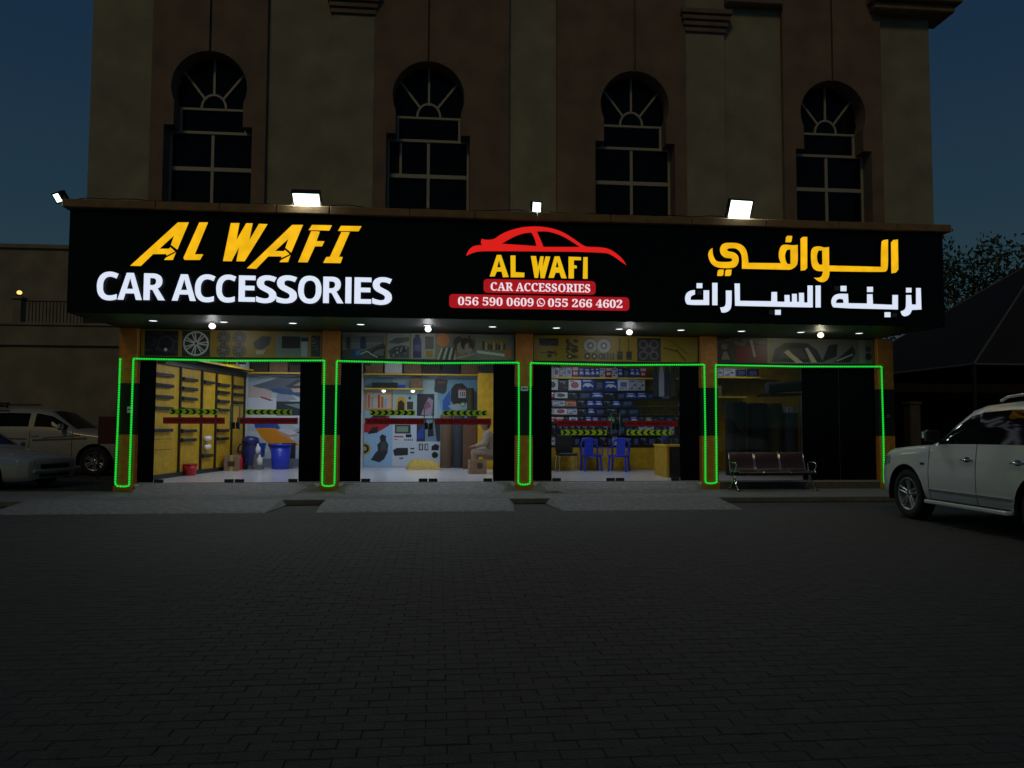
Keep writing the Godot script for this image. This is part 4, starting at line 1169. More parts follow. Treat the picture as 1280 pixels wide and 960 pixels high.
func shop_one() -> void:
	# five yellow display bays along the slanting side wall
	var a := Vector3(-8.22, FLOOR, -1.0)
	var b := Vector3(-7.42, FLOOR, -6.15)
	var ts := [0.02, 0.276, 0.49, 0.648, 0.84, 1.0]
	var dir := (b - a).normalized()
	var ang := atan2(-dir.z, dir.x)   # local x runs along the wall into the shop
	var packs := [[[2.36, 0], [2.12, 1], [1.86, 0], [1.6, 0], [1.1, 0], [0.9, 3], [0.66, 3]], [[2.33, 0], [2.1, 0], [1.86, 0], [1.6, 0], [1.08, 0], [0.86, 0]], [[2.32, 1], [0.88, 2], [0.66, 2], [0.44, 1]], [[2.3, 1], [2.1, 0], [1.86, 1], [1.63, 1], [1.08, 0], [0.86, 0]], [[2.3, 1], [2.08, 1], [1.86, 1]]]
	for i in 5:
		var p0 := a.lerp(b, ts[i])
		var w: float = (b - a).length() * (ts[i + 1] - ts[i])
		var t := thing("display_bay", "%s yellow display bay from the door along the side wall" % ORDINAL[i], "display", p0, ang, "yellow display bays")
		part(t, "back_panel", box(0.0, w - 0.05, 0.1, 2.6, -0.05, -0.02), M.yellow_board)
		part(t, "divider", box(w - 0.048, w, 0.0, 2.6, -0.05, 0.03, 0.003), M.black_board)
		part(t, "plinth", box(0.0, w - 0.05, 0.0, 0.1, -0.05, 0.03, 0.003), M.black_board)
		part(t, "header", box(0.0, w, 2.602, 2.74, -0.05, 0.04, 0.003), M.black_board)
		for k in packs[i].size():
			var pk: Array = packs[i][k]
			var kind: int = pk[1]
			var kindname: String = ["black packed rod", "dark grey packed rod", "white rounded bottle pack", "thin peg hook"][kind]
			var q := thing("accessory_pack", "%s hung %s from the top of the %s yellow display bay" % [kindname, ORDINAL[k], ORDINAL[i]], "accessory", p0 + dir * 0.06 + Vector3(0, pk[0], 0), ang, "accessories hung on the yellow display bays")
			var s := st()
			var len := w * 0.62
			if kind == 2:
				tube(s, [Vector3(0.05, 0, 0.05), Vector3(0.12, 0, 0.05), Vector3(len * 0.55, 0, 0.05), Vector3(len * 0.7, 0, 0.05)], [0.03, 0.065, 0.07, 0.03], 10)
				part(q, "pack", s, M.white_paint)
			elif kind == 3:
				tube(s, [Vector3(0.0, 0, 0.03), Vector3(len, 0, 0.03)], 0.008, 6)
				part(q, "hook", s, M.black_plastic)
			else:
				bx(s, Vector3(len / 2 + 0.02, 0, 0.035), Vector3(len, 0.075, 0.06), 0.02)
				part(q, "pack", s, M.black_plastic if kind == 0 else M.rubber)
				var e := st()
				bx(e, Vector3(0.0, 0.0, 0.035), Vector3(0.06, 0.09, 0.065), 0.01)
				part(q, "end_cap", e, M.rubber)
	# upper shelf over the bays and along the back, with boxes
	var sh := thing("wall_shelf", "upper shelf with a yellow edge above the yellow display bays", "shelf", a + Vector3(0, 2.78, 0), ang)
	part(sh, "board", box(0.0, (b - a).length() - 0.1, 0.0, 0.03, -0.05, 0.3), M.black_board)
	part(sh, "yellow_edge", box(0.0, (b - a).length() - 0.1, -0.015, 0.035, 0.302, 0.315, 0.002), M.yellow_edge)
	shelf_board("upper shelf with a yellow edge above the car wash mural", -7.3, -4.3, 2.99, -6.28, -5.9)
	for k in 5:
		carton("%s wooden-brown carton from the left on the shelf above the car wash mural" % ORDINAL[k], Vector3(-7.0 + k * 0.56, 2.992, -6.08), Vector3(0.52, 0.33, 0.3), M.dark_brown if k % 2 == 0 else M.cardboard, "cartons above the car wash mural")
	for k in 5:
		var p := a + dir * (1.2 + k * 0.85) + Vector3(0, 2.812, 0)
		carton("%s printed carton from the door on the shelf above the yellow bays" % ORDINAL[k], p + Vector3(0.12, 0, 0), Vector3(0.6, 0.26, 0.22), [M.yellow_board, M.cardboard, M.black_board, M.yellow_board, M.white_paint][k], "cartons above the yellow bays", null, ang)
	# the car wash picture on the back wall
	var im := canvas(408, 714, Color8(176, 190, 200))
	var P := func(pts: Array, c: Color) -> void:
		var q := []
		for i in range(0, pts.size(), 2): q.append(Vector2((pts[i] - 307.0) * 6.0, (pts[i + 1] - 468.0) * 6.0))
		fillpoly(im, q, c)
	mottle(im, 0, 0, 408, 300, [Color8(160, 176, 190), Color8(190, 200, 206), Color8(140, 156, 170)], 60, 70)
	P.call([308, 484, 326, 472, 345, 469, 375, 468, 375, 500, 340, 497, 325, 488], Color8(92, 106, 120))
	P.call([330, 484, 338, 474, 362, 472, 368, 484, 350, 487], Color8(54, 62, 66))
	P.call([335, 482, 341, 476, 358, 475, 360, 482], Color8(150, 160, 156))
	P.call([318, 488, 326, 485, 344, 489, 342, 495, 328, 493], Color8(52, 84, 132)); P.call([334, 486, 344, 485, 344, 490, 336, 491], Color8(206, 176, 156))
	P.call([307, 482, 322, 489, 322, 498, 307, 498], Color8(196, 182, 176))
	P.call([342, 493, 352, 488, 376, 494, 376, 502, 345, 502], Color8(190, 210, 228)); P.call([347, 493, 353, 490, 362, 496, 352, 500], Color8(40, 80, 136)); P.call([362, 496, 376, 497, 376, 500, 360, 500], Color8(60, 110, 150))
	P.call([325, 503, 376, 503, 376, 521, 325, 521], Color8(34, 46, 52)); P.call([330, 506, 350, 505, 376, 510, 376, 514, 340, 512], Color8(120, 146, 146))
	P.call([307, 498, 325, 498, 325, 521, 307, 521], Color8(204, 214, 222)); P.call([315, 496, 323, 501, 321, 502, 315, 498], Color8(150, 40, 60))
	P.call([307, 521, 376, 521, 376, 525, 307, 525], Color8(210, 214, 220))
	mottle(im, 0, 350, 408, 270, [Color8(196, 204, 212), Color8(170, 182, 196), Color8(206, 210, 214)], 40, 60)
	P.call([311, 530, 326, 531, 328, 538, 312, 537], Color8(28, 74, 170)); P.call([312, 537, 325, 537, 333, 549, 341, 559, 336, 560, 329, 556, 321, 558, 316, 549], Color8(214, 140, 28))
	P.call([324, 538, 334, 546, 339, 545, 338, 548, 331, 549], Color8(196, 150, 130))
	P.call([320, 557, 338, 556, 338, 583, 326, 584], Color8(36, 34, 52)); P.call([307, 558, 319, 556, 318, 574, 307, 574], Color8(30, 66, 150))
	P.call([336, 540, 342, 534, 358, 533, 353, 547, 340, 545], Color8(150, 168, 172)); P.call([338, 543, 346, 536, 352, 544], Color8(24, 30, 34))
	P.call([358, 533, 376, 531, 376, 584, 364, 582, 352, 550], Color8(38, 56, 62)); P.call([362, 536, 374, 534, 374, 552, 360, 552], Color8(70, 110, 112))
	P.call([307, 576, 376, 576, 376, 588, 307, 588], Color8(116, 126, 138)); P.call([364, 578, 376, 577, 376, 584, 364, 584], Color8(60, 140, 70))
	poster("wall_mural", "large car wash mural on the back wall behind the blue bin", -7.36, -4.32, 0.27, 2.95, -6.284, print_mat("car_wash_print", im, 0.45, 4))
	# on the floor
	var bin := thing("waste_bin", "tall blue plastic bin with a rim standing before the car wash mural", "bin", Vector3(-6.26, FLOOR, -5.55))
	var s := st()
	lathe(s, [Vector2(0.0, 0.01), Vector2(0.225, 0.0), Vector2(0.235, 0.02), Vector2(0.275, 0.68), Vector2(0.262, 0.68), Vector2(0.222, 0.03), Vector2(0.0, 0.03)], Transform3D.IDENTITY, 28)
	part(bin, "body", s, M.blue_plastic)
	s = st()
	lathe(s, [Vector2(0.276, 0.655), Vector2(0.302, 0.66), Vector2(0.302, 0.695), Vector2(0.27, 0.7), Vector2(0.263, 0.685)], Transform3D.IDENTITY, 28)
	part(bin, "rim", s, M.blue_plastic)
	var bk := thing("bucket", "small red plastic bucket on the floor before the display bays", "bucket", Vector3(-7.84, FLOOR, -2.75))
	s = st()
	lathe(s, [Vector2(0.0, 0.01), Vector2(0.125, 0.0), Vector2(0.16, 0.27), Vector2(0.15, 0.27), Vector2(0.118, 0.02), Vector2(0.0, 0.02)], Transform3D.IDENTITY, 20)
	part(bk, "body", s, M.red_plastic)
	s = st()
	lathe(s, [Vector2(0.158, 0.255), Vector2(0.17, 0.26), Vector2(0.17, 0.28), Vector2(0.15, 0.282)], Transform3D.IDENTITY, 20)
	part(bk, "rim", s, M.red_plastic)
	var cr := thing("cardboard_box", "open cardboard carton on the floor at the fourth display bay", "box", Vector3(-7.38, FLOOR, -4.75), 0.2)
	part(cr, "carton", box(-0.19, 0.19, 0.0, 0.42, -0.16, 0.16, 0.004), M.cardboard)
	part(cr, "print", box(-0.1, 0.08, 0.12, 0.26, 0.1605, 0.162), M.dark_brown)
	part(cr, "tape", box(-0.03, 0.03, 0.0, 0.421, 0.1602, 0.1615), M.yellow_cloth)
	# cleaning kit heaped in the corner
	var vc := thing("vacuum_cleaner", "dark blue drum vacuum cleaner with a hose in the back corner", "vacuum cleaner", Vector3(-7.08, FLOOR, -5.5))
	s = st()
	lathe(s, [Vector2(0.0, 0.12), Vector2(0.2, 0.12), Vector2(0.23, 0.2), Vector2(0.23, 0.62), Vector2(0.2, 0.7), Vector2(0.24, 0.72), Vector2(0.22, 0.86), Vector2(0.1, 0.92), Vector2(0.0, 0.92)], Transform3D.IDENTITY, 20)
	part(vc, "drum", s, mat("dark_blue_plastic", lin(0.012, 0.02, 0.12), 0.4))
	s = st()
	var hose := []
	for k in 22: hose.append(Vector3(-0.15 - 0.12 * sin(k * 0.3), 0.7 - 0.03 * k + 0.05 * sin(k * 0.9), 0.22 + 0.08 * sin(k * 0.45)))
	tube(s, hose, 0.024, 8)
	part(vc, "hose", s, M.black_plastic)
	s = st()
	for k in 4: lathe(s, [Vector2(0.0, 0.0), Vector2(0.04, 0.01), Vector2(0.04, 0.1), Vector2(0.0, 0.12)], Transform3D(Basis.IDENTITY, Vector3(0.17 * cos(k * PI / 2 + 0.7), 0, 0.17 * sin(k * PI / 2 + 0.7))), 10)
	part(vc, "caster", s, M.black_plastic)
	for k in 2:
		var bt := thing("spray_bottle", ["white spray bottle standing high beside the blue vacuum cleaner", "white canister on the floor beside the blue vacuum cleaner"][k], "bottle", Vector3([-6.86, -6.78][k], FLOOR + [0.42, 0.12][k], -5.42 + 0.1 * k))
		s = st()
		lathe(s, [Vector2(0.0, 0.0), Vector2(0.075, 0.01), Vector2(0.08, 0.17), Vector2(0.03, 0.24), Vector2(0.025, 0.29), Vector2(0.0, 0.3)], Transform3D.IDENTITY, 14)
		part(bt, "bottle", s, M.white_paint)
		part(bt, "trigger", box(-0.02, 0.07, 0.29, 0.32, -0.015, 0.015, 0.004), M.blue_plastic)
		part(bt, "stand", box(-0.1, 0.1, -[0.42, 0.12][k], -0.004, -0.1, 0.1, 0.004), M.grey_metal)
	var fx := thing("red_canister", "small red canister on the floor by the last yellow bay", "canister", Vector3(-7.3, FLOOR, -5.25))
	s = st()
	lathe(s, [Vector2(0.0, 0.0), Vector2(0.075, 0.0), Vector2(0.08, 0.02), Vector2(0.08, 0.3), Vector2(0.05, 0.37), Vector2(0.02, 0.38), Vector2(0.02, 0.42), Vector2(0.0, 0.42)], Transform3D.IDENTITY, 14)
	part(fx, "tank", s, M.red_plastic)
	part(fx, "valve", box(-0.05, 0.03, 0.42, 0.45, -0.012, 0.012, 0.003), M.black_plastic)

func shop_two() -> void:
	var im := canvas(740, 560, Color8(150, 186, 200))
	var S := 5.0
	var P := func(pts: Array, c: Color) -> void:
		var q := []
		for i in range(0, pts.size(), 2): q.append(Vector2((pts[i] - 452.0) * S, (pts[i + 1] - 471.0) * S))
		fillpoly(im, q, c)
	var R := func(x0: float, y0: float, x1: float, y1: float, c: Color) -> void: P.call([x0, y0, x1, y0, x1, y1, x0, y1], c)
	R.call(452, 471, 600, 500, Color8(128, 172, 186)); R.call(488, 471, 545, 545, Color8(170, 200, 204)); R.call(452, 532, 488, 583, Color8(150, 190, 224))
	R.call(488, 530, 552, 583, Color8(196, 208, 220)); P.call([545, 490, 562, 480, 575, 471, 600, 471, 600, 583, 552, 583, 552, 520], Color8(118, 166, 196)); P.call([552, 500, 562, 486, 560, 560, 552, 560], Color8(40, 96, 190))
	R.call(453, 489, 488, 513, Color8(196, 130, 70)); R.call(455, 491, 486, 511, Color8(206, 190, 170))
	for k in 7: R.call(456 + k * 4.3, 494 + (k % 3) * 2, 459 + k * 4.3, 510, [Color8(190, 110, 50), Color8(150, 170, 190), Color8(200, 190, 160), Color8(170, 90, 60)][k % 4])
	P.call([492, 513, 493, 499, 497, 495, 502, 496, 505, 502, 505, 513], Color8(216, 170, 20)); P.call([494, 513, 495, 502, 499, 500, 503, 504, 503, 513], Color8(40, 22, 18)); R.call(506, 502, 514, 512, Color8(70, 40, 26)); R.call(508, 496, 511, 499, Color8(20, 20, 20))
	R.call(519, 492, 541, 520, Color8(38, 30, 46)); P.call([524, 518, 530, 504, 534, 496, 540, 500, 538, 520], Color8(150, 140, 160)); P.call([528, 505, 534, 501, 537, 508, 530, 512], Color8(150, 80, 110))
	P.call([452, 530, 460, 522, 470, 518, 484, 520, 484, 532, 470, 540, 452, 541], Color8(176, 22, 34)); P.call([461, 522, 468, 515, 478, 515, 480, 522], Color8(30, 26, 34)); P.call([456, 543, 462, 535, 470, 533, 469, 541], Color8(26, 26, 30))
	P.call([461, 575, 467, 566, 470, 563, 469, 556, 473, 552, 472, 546, 475, 543, 480, 545, 480, 551, 483, 556, 482, 566, 478, 574, 472, 578], Color8(38, 44, 46)); P.call([474, 553, 480, 553, 481, 563, 473, 564], Color8(66, 74, 74))
	disc(im, (453 - 452) * S, (561 - 471) * S, 40, Color8(190, 168, 90)); disc(im, 5, 450, 28, Color8(30, 30, 34)); disc(im, 5, 450, 14, Color8(190, 168, 90))
	R.call(491, 531, 511, 542, Color8(44, 50, 48)); R.call(493, 533, 508, 540, Color8(120, 150, 130)); R.call(505, 543, 512, 547, Color8(30, 30, 36)); R.call(490, 545, 502, 547, Color8(180, 50, 60)); R.call(490, 549, 495, 550, Color8(180, 50, 60))
	for k in 5: R.call(503 + k * 2.4, 549, 504.5 + k * 2.4, 551, Color8(40, 40, 44))
	P.call([489, 563, 494, 560, 508, 560, 508, 569, 491, 570], Color8(34, 40, 42)); R.call(511, 560, 516, 562, Color8(50, 56, 60)); R.call(511, 565, 516, 567, Color8(50, 56, 60)); R.call(497, 572, 502, 574, Color8(70, 80, 90))
	R.call(519, 523, 549, 552, Color8(40, 52, 66)); P.call([519, 543, 527, 531, 528, 548, 519, 549], Color8(34, 70, 160)); P.call([529, 525, 541, 524, 545, 552, 530, 552], Color8(120, 150, 166)); P.call([534, 530, 540, 528, 541, 545, 533, 546], Color8(30, 34, 40))
	R.call(522, 555, 527, 563, Color8(24, 26, 30)); R.call(523, 556, 526, 562, Color8(180, 190, 200)); R.call(529, 555, 534, 563, Color8(24, 26, 30)); R.call(530, 556, 533, 562, Color8(180, 190, 200)); P.call([538, 558, 543, 555, 548, 557, 547, 563, 538, 563], Color8(30, 34, 38))
	disc(im, (542.5 - 452) * S, (569 - 471) * S, 20, Color8(28, 30, 34))
	P.call([542, 473, 558, 474, 557, 488, 553, 492, 541, 489], Color8(44, 44, 48)); P.call([545, 475, 556, 475, 556, 479, 545, 479], Color8(120, 60, 50))
	P.call([562, 500, 563, 485, 568, 479, 577, 478, 584, 484, 585, 500, 580, 505, 566, 505], Color8(26, 28, 26)); R.call(572, 485, 582, 497, Color8(196, 200, 200)); R.call(572, 485, 582, 487, Color8(180, 60, 50))
	for k in 3: R.call(574 + k * 2.6, 489, 575.6 + k * 2.6, 495, Color8(110, 110, 110))
	P.call([558, 507, 570, 504, 586, 505, 588, 510, 566, 512], Color8(170, 186, 190)); disc(im, (578 - 452) * S, (505 - 471) * S, 16, Color8(70, 170, 90)); disc(im, 630, 170, 9, Color8(200, 220, 200))
	poster("wall_mural", "light blue mural of car products on the back wall behind the carpet rolls", -4.06, -0.62, 0.27, 2.93, -6.588, print_mat("products_print", im, 0.45, 3))
	shelf_board("upper shelf with a yellow edge high above the product mural", -4.05, -0.55, 3.0, -6.58, -6.1)
	shelf_board("short lower shelf with a yellow edge above the product mural's orange picture", -4.05, -2.3, 2.58, -6.58, -6.25)
	for k in 6:
		carton("%s carton from the left on the high shelf over the product mural" % ORDINAL[k], Vector3(-3.75 + k * 0.56, 3.003, -6.33), Vector3(0.5, 0.34, 0.32), [M.cardboard, M.white_paint, M.cardboard, M.dark_brown, M.grey_carpet, M.cardboard][k], "cartons over the product mural")
	for k in 3:
		carton("%s dark carton on the short shelf over the orange picture" % ["longest", "flat blue", "brown"][k], Vector3([-3.45, -2.95, -2.52][k], 2.583, -6.41), [Vector3(0.75, 0.16, 0.26), Vector3(0.2, 0.1, 0.24), Vector3(0.34, 0.3, 0.26)][k], [M.black_board, M.blue_plastic, M.cardboard][k], "cartons on the short shelf")
	for k in 2:
		var sl := thing("spot_lamp", "small lit spot lamp under the short shelf, %s of two" % ["left", "right"][k], "lamp", Vector3([-3.47, -2.62][k], 2.54, -6.24))
		var g := SphereMesh.new()
		g.radius = 0.06; g.height = 0.08; g.radial_segments = 14; g.rings = 7
		part(sl, "lamp_lens", g, M.bulb_light, Vector3(0, -0.05, 0.02))
		part(sl, "holder", box(-0.05, 0.05, -0.02, 0.0, -0.04, 0.05, 0.004), M.grey_metal)
	for k in 3:
		var r := thing("carpet_roll", ["upright brown carpet roll leaning by the product mural", "upright dark grey carpet roll beside the brown one", "tall thin olive carpet roll by the yellow cupboard"][k], "carpet roll", Vector3([-1.62, -1.26, -0.92][k], FLOOR, [-6.1, -6.05, -6.3][k]), 0.0, "carpet rolls")
		var s := st()
		var rad: float = [0.185, 0.16, 0.1][k]
		var hh: float = [1.55, 1.62, 2.35][k]
		lathe(s, [Vector2(0.03, 0.0), Vector2(rad - 0.01, 0.0), Vector2(rad, 0.02), Vector2(rad * 0.98, hh * 0.5), Vector2(rad, hh - 0.02), Vector2(rad - 0.012, hh), Vector2(0.05, hh - 0.004)], Transform3D.IDENTITY, 24)
		part(r, "roll", s, [M.brown_carpet, M.grey_carpet, M.olive_carpet][k])
		s = st()
		bx(s, Vector3(rad * 0.98, hh / 2, 0.04), Vector3(0.014, hh - 0.01, 0.03), 0.004)
		part(r, "loose_edge", s, [M.brown_carpet, M.grey_carpet, M.olive_carpet][k])
	var cb := thing("cupboard", "tall yellow cupboard with doors beside the seated person", "cupboard", Vector3(-0.42, FLOOR, -5.3))
	part(cb, "body", box(-0.33, 0.33, 0.0, 2.72, -0.3, 0.25, 0.004), M.yellow_board)
	part(cb, "door", box(-0.32, -0.004, 0.08, 2.7, 0.252, 0.268, 0.003), M.yellow_board)
	part(cb, "door", box(0.004, 0.32, 0.08, 2.7, 0.252, 0.268, 0.003), M.yellow_board)
	part(cb, "top_box", box(-0.3, 0.3, 2.722, 2.95, -0.25, 0.22, 0.004), M.black_board)
	var br := thing("side_cabinet", "low reddish brown wooden cabinet between the carpet rolls and seated person", "cabinet", Vector3(-0.96, FLOOR, -5.55))
	part(br, "body", box(-0.2, 0.2, 0.0, 1.25, -0.18, 0.18, 0.004), M.wood)
	part(br, "door", box(-0.185, 0.185, 0.06, 1.2, 0.182, 0.196, 0.003), M.wood)
	part(br, "knob", box(0.12, 0.145, 0.62, 0.645, 0.197, 0.215, 0.004), M.steel)
	# folded yellow sheet on the floor
	var fs := thing("folded_sheet", "folded yellow cloth sheet lying in a heap on the floor", "cloth", Vector3(-2.28, FLOOR, -5.35))
	var q := st()
	q.set_smooth_group(0)
	var nz := FastNoiseLite.new()
	nz.seed = 5
	nz.frequency = 1.6
	var f := func(u: float, v: float) -> Vector3:
		var ex := 1.0 - pow(absf(u), 5.0)
		var ez := 1.0 - pow(absf(v), 5.0)
		var hgt := 0.27 * ex * ez * (0.8 + 0.25 * nz.get_noise_2d(u * 0.7, v * 0.5)) + 0.035 * ex * ez * sin(v * 9.0 + u * 2.0 + 2.0 * nz.get_noise_2d(u, v))
		return Vector3(u * (0.46 + 0.05 * nz.get_noise_2d(v, 3.0)) + 0.04 * v, maxf(0.0, hgt) + 0.004, v * 0.3)
	var N := 26
	for i in N:
		for j in N:
			quad(q, f.call(i * 2.0 / N - 1, j * 2.0 / N - 1), f.call((i + 1) * 2.0 / N - 1, j * 2.0 / N - 1), f.call((i + 1) * 2.0 / N - 1, (j + 1) * 2.0 / N - 1), f.call(i * 2.0 / N - 1, (j + 1) * 2.0 / N - 1))
	part(fs, "cloth", q, M.yellow_cloth)
	# what the person sits at: stool and a carton
	var sb := thing("stool", "brown moulded stool under the seated person", "stool", Vector3(-0.50, FLOOR, -3.35))
	part(sb, "seat", box(-0.19, 0.19, 0.42, 0.46, -0.18, 0.18, 0.012), M.cardboard)
	for sx in [-1, 1]:
		for sz in [-1, 1]:
			var l := st()
			tube(l, [Vector3(sx * 0.15, 0.43, sz * 0.14), Vector3(sx * 0.21, 0.0, sz * 0.19)], [0.03, 0.024], 8)
			part(sb, "leg", l, M.cardboard)
	part(sb, "skirt", box(-0.16, 0.16, 0.33, 0.418, 0.14, 0.155, 0.003), M.cardboard)
	var cd := thing("cardboard_box", "brown cardboard carton on the floor in front of the seated person", "box", Vector3(-0.86, FLOOR, -3.15), 0.08)
	part(cd, "carton", box(-0.22, 0.22, 0.0, 0.36, -0.15, 0.15, 0.004), M.cardboard)
	part(cd, "print", box(-0.02, 0.12, 0.14, 0.28, 0.1505, 0.152), M.dark_brown)
	part(cd, "flap", box(-0.21, 0.21, 0.361, 0.366, 0.0, 0.15), M.cardboard)

func shop_three() -> void:
	var prints := product_prints()
	var rows := [[2.86, 0.3, 1.2, 4.15], [2.49, 0.33, 1.2, 4.2], [2.26, 0.19, 1.2, 5.0], [2.03, 0.19, 1.2, 3.75], [1.80, 0.19, 1.2, 3.95], [1.57, 0.19, 1.2, 5.0], [1.24, 0.28, 1.2, 5.0], [0.93, 0.26, 1.2, 5.0]]
	for r in rows.size():
		shelf_board("%s shelf from the top of the product wall behind the blue chairs" % ORDINAL[r], 0.12, 5.05, rows[r][0], -5.27, -4.86, M.yellow_edge if r == 0 else M.black_board)
		var x := 0.2
		var n := 0
		while x < rows[r][3]:
			var w := rng.randf_range(0.18, 0.4) if r < 5 else rng.randf_range(0.14, 0.26)
			if r == 0: w = rng.randf_range(0.12, 0.2)
			if x + w > rows[r][3] + 0.05: break
			if n > 23: break
			var k: int
			if x < 1.9: k = [0, 1, 5, 7, 0, 2, 4][rng.randi() % 7]
			elif r <= 1: k = [3, 6, 1, 3, 7, 4][rng.randi() % 6]
			else: k = [3, 2, 6, 3, 8, 1, 2][rng.randi() % 7]
			if r >= 6: k = [2, 6, 2, 7, 6][rng.randi() % 5]
			if r == 3 and n == 5: k = 9
			var h: float = rows[r][1] * rng.randf_range(0.86, 1.0)
			carton("boxed product, %s from the left on the %s shelf of the product wall" % [ORDINAL[n], ORDINAL[r]], Vector3(x + w / 2, rows[r][0] + 0.002, -5.03), Vector3(w - 0.012, h, 0.26), prints[k][1], "boxed products on the product wall", prints[k][0])
			x += w
			n += 1
	var ct := thing("counter", "long low yellow panelled counter under the product wall", "counter", Vector3(2.6, FLOOR, -4.9))
	part(ct, "front", box(-2.48, 2.48, 0.0, 0.62, -0.3, 0.1), M.yellow_board)
	for k in 4: part(ct, "board", box(-2.48 + k * 1.24, -2.48 + (k + 1) * 1.24 - 0.008, 0.03, 0.3, 0.101, 0.115, 0.003), M.yellow_board)
	for k in 4: part(ct, "board", box(-2.48 + k * 1.24, -2.48 + (k + 1) * 1.24 - 0.008, 0.308, 0.6, 0.101, 0.115, 0.003), M.yellow_board)
	var dk := thing("desk", "yellow desk with a dark side panel at the tinted shop panel", "desk", Vector3(3.92, FLOOR, -1.9))
	part(dk, "top", box(-0.35, 0.15, 0.74, 0.78, -0.6, 0.5, 0.004), M.yellow_edge)
	part(dk, "side_panel", box(-0.33, -0.27, 0.0, 0.738, -0.58, 0.48, 0.003), M.yellow_board)
	part(dk, "front_panel", box(-0.26, 0.13, 0.0, 0.738, 0.43, 0.47, 0.003), M.black_board)
	var jar := thing("water_bottle", "dark blue water bottle standing on the yellow desk", "bottle", Vector3(3.78, FLOOR + 0.782, -2.1))
	var s := st()
	lathe(s, [Vector2(0.0, 0.0), Vector2(0.1, 0.0), Vector2(0.11, 0.03), Vector2(0.11, 0.24), Vector2(0.05, 0.33), Vector2(0.04, 0.4), Vector2(0.0, 0.4)], Transform3D.IDENTITY, 18)
	part(jar, "bottle", s, M.dark_blue_plastic)
	part(jar, "cap", box(-0.042, 0.042, 0.4, 0.43, -0.042, 0.042, 0.012), M.blue_plastic)
	plastic_chair("blue plastic chair, nearer the black office chair", Vector3(2.33, FLOOR, -4.3), 0.05)
	plastic_chair("blue plastic chair turned sideways at the door meeting line", Vector3(3.06, FLOOR, -4.1), -0.45)
	var oc := thing("visitor_chair", "black padded chair with thin metal legs beside the blue chairs", "chair", Vector3(1.62, FLOOR, -4.2), 0.1)
	part(oc, "seat", box(-0.25, 0.25, 0.42, 0.5, -0.22, 0.24, 0.03), M.black_plastic)
	part(oc, "backrest", box(-0.24, 0.24, 0.5, 0.98, -0.27, -0.2, 0.03), M.black_plastic)
	for sx in [-1, 1]:
		for sz in [-1, 1]:
			var l := st()
			tube(l, [Vector3(sx * 0.23, 0.43, sz * 0.2), Vector3(sx * 0.25, 0.0, sz * 0.23)], 0.013, 8)
			part(oc, "leg", l, M.steel)
	# seat covers hanging at the end of the wall
	for k in 4:
		var hg := thing("hanging_cover", "%s grey seat cover hanging at the end of the product wall" % ORDINAL[k], "seat cover", Vector3(4.3 + k * 0.16, 2.32, -4.78 + 0.02 * k), 0.0, "seat covers hanging by the product wall")
		s = st()
		var o := PackedVector2Array([Vector2(-0.07, 0.0), Vector2(0.07, 0.02), Vector2(0.075, 0.6), Vector2(0.03, 0.86), Vector2(-0.03, 0.86), Vector2(-0.075, 0.6)])
		plate(s, s, o, [], -0.02, 0.02)
		part(hg, "cover", s, [M.grey_carpet, M.box_card_7, M.grey_carpet, M.olive_carpet][k])
		part(hg, "hanger", box(-0.006, 0.006, 0.86, 0.92, -0.006, 0.006), M.steel)

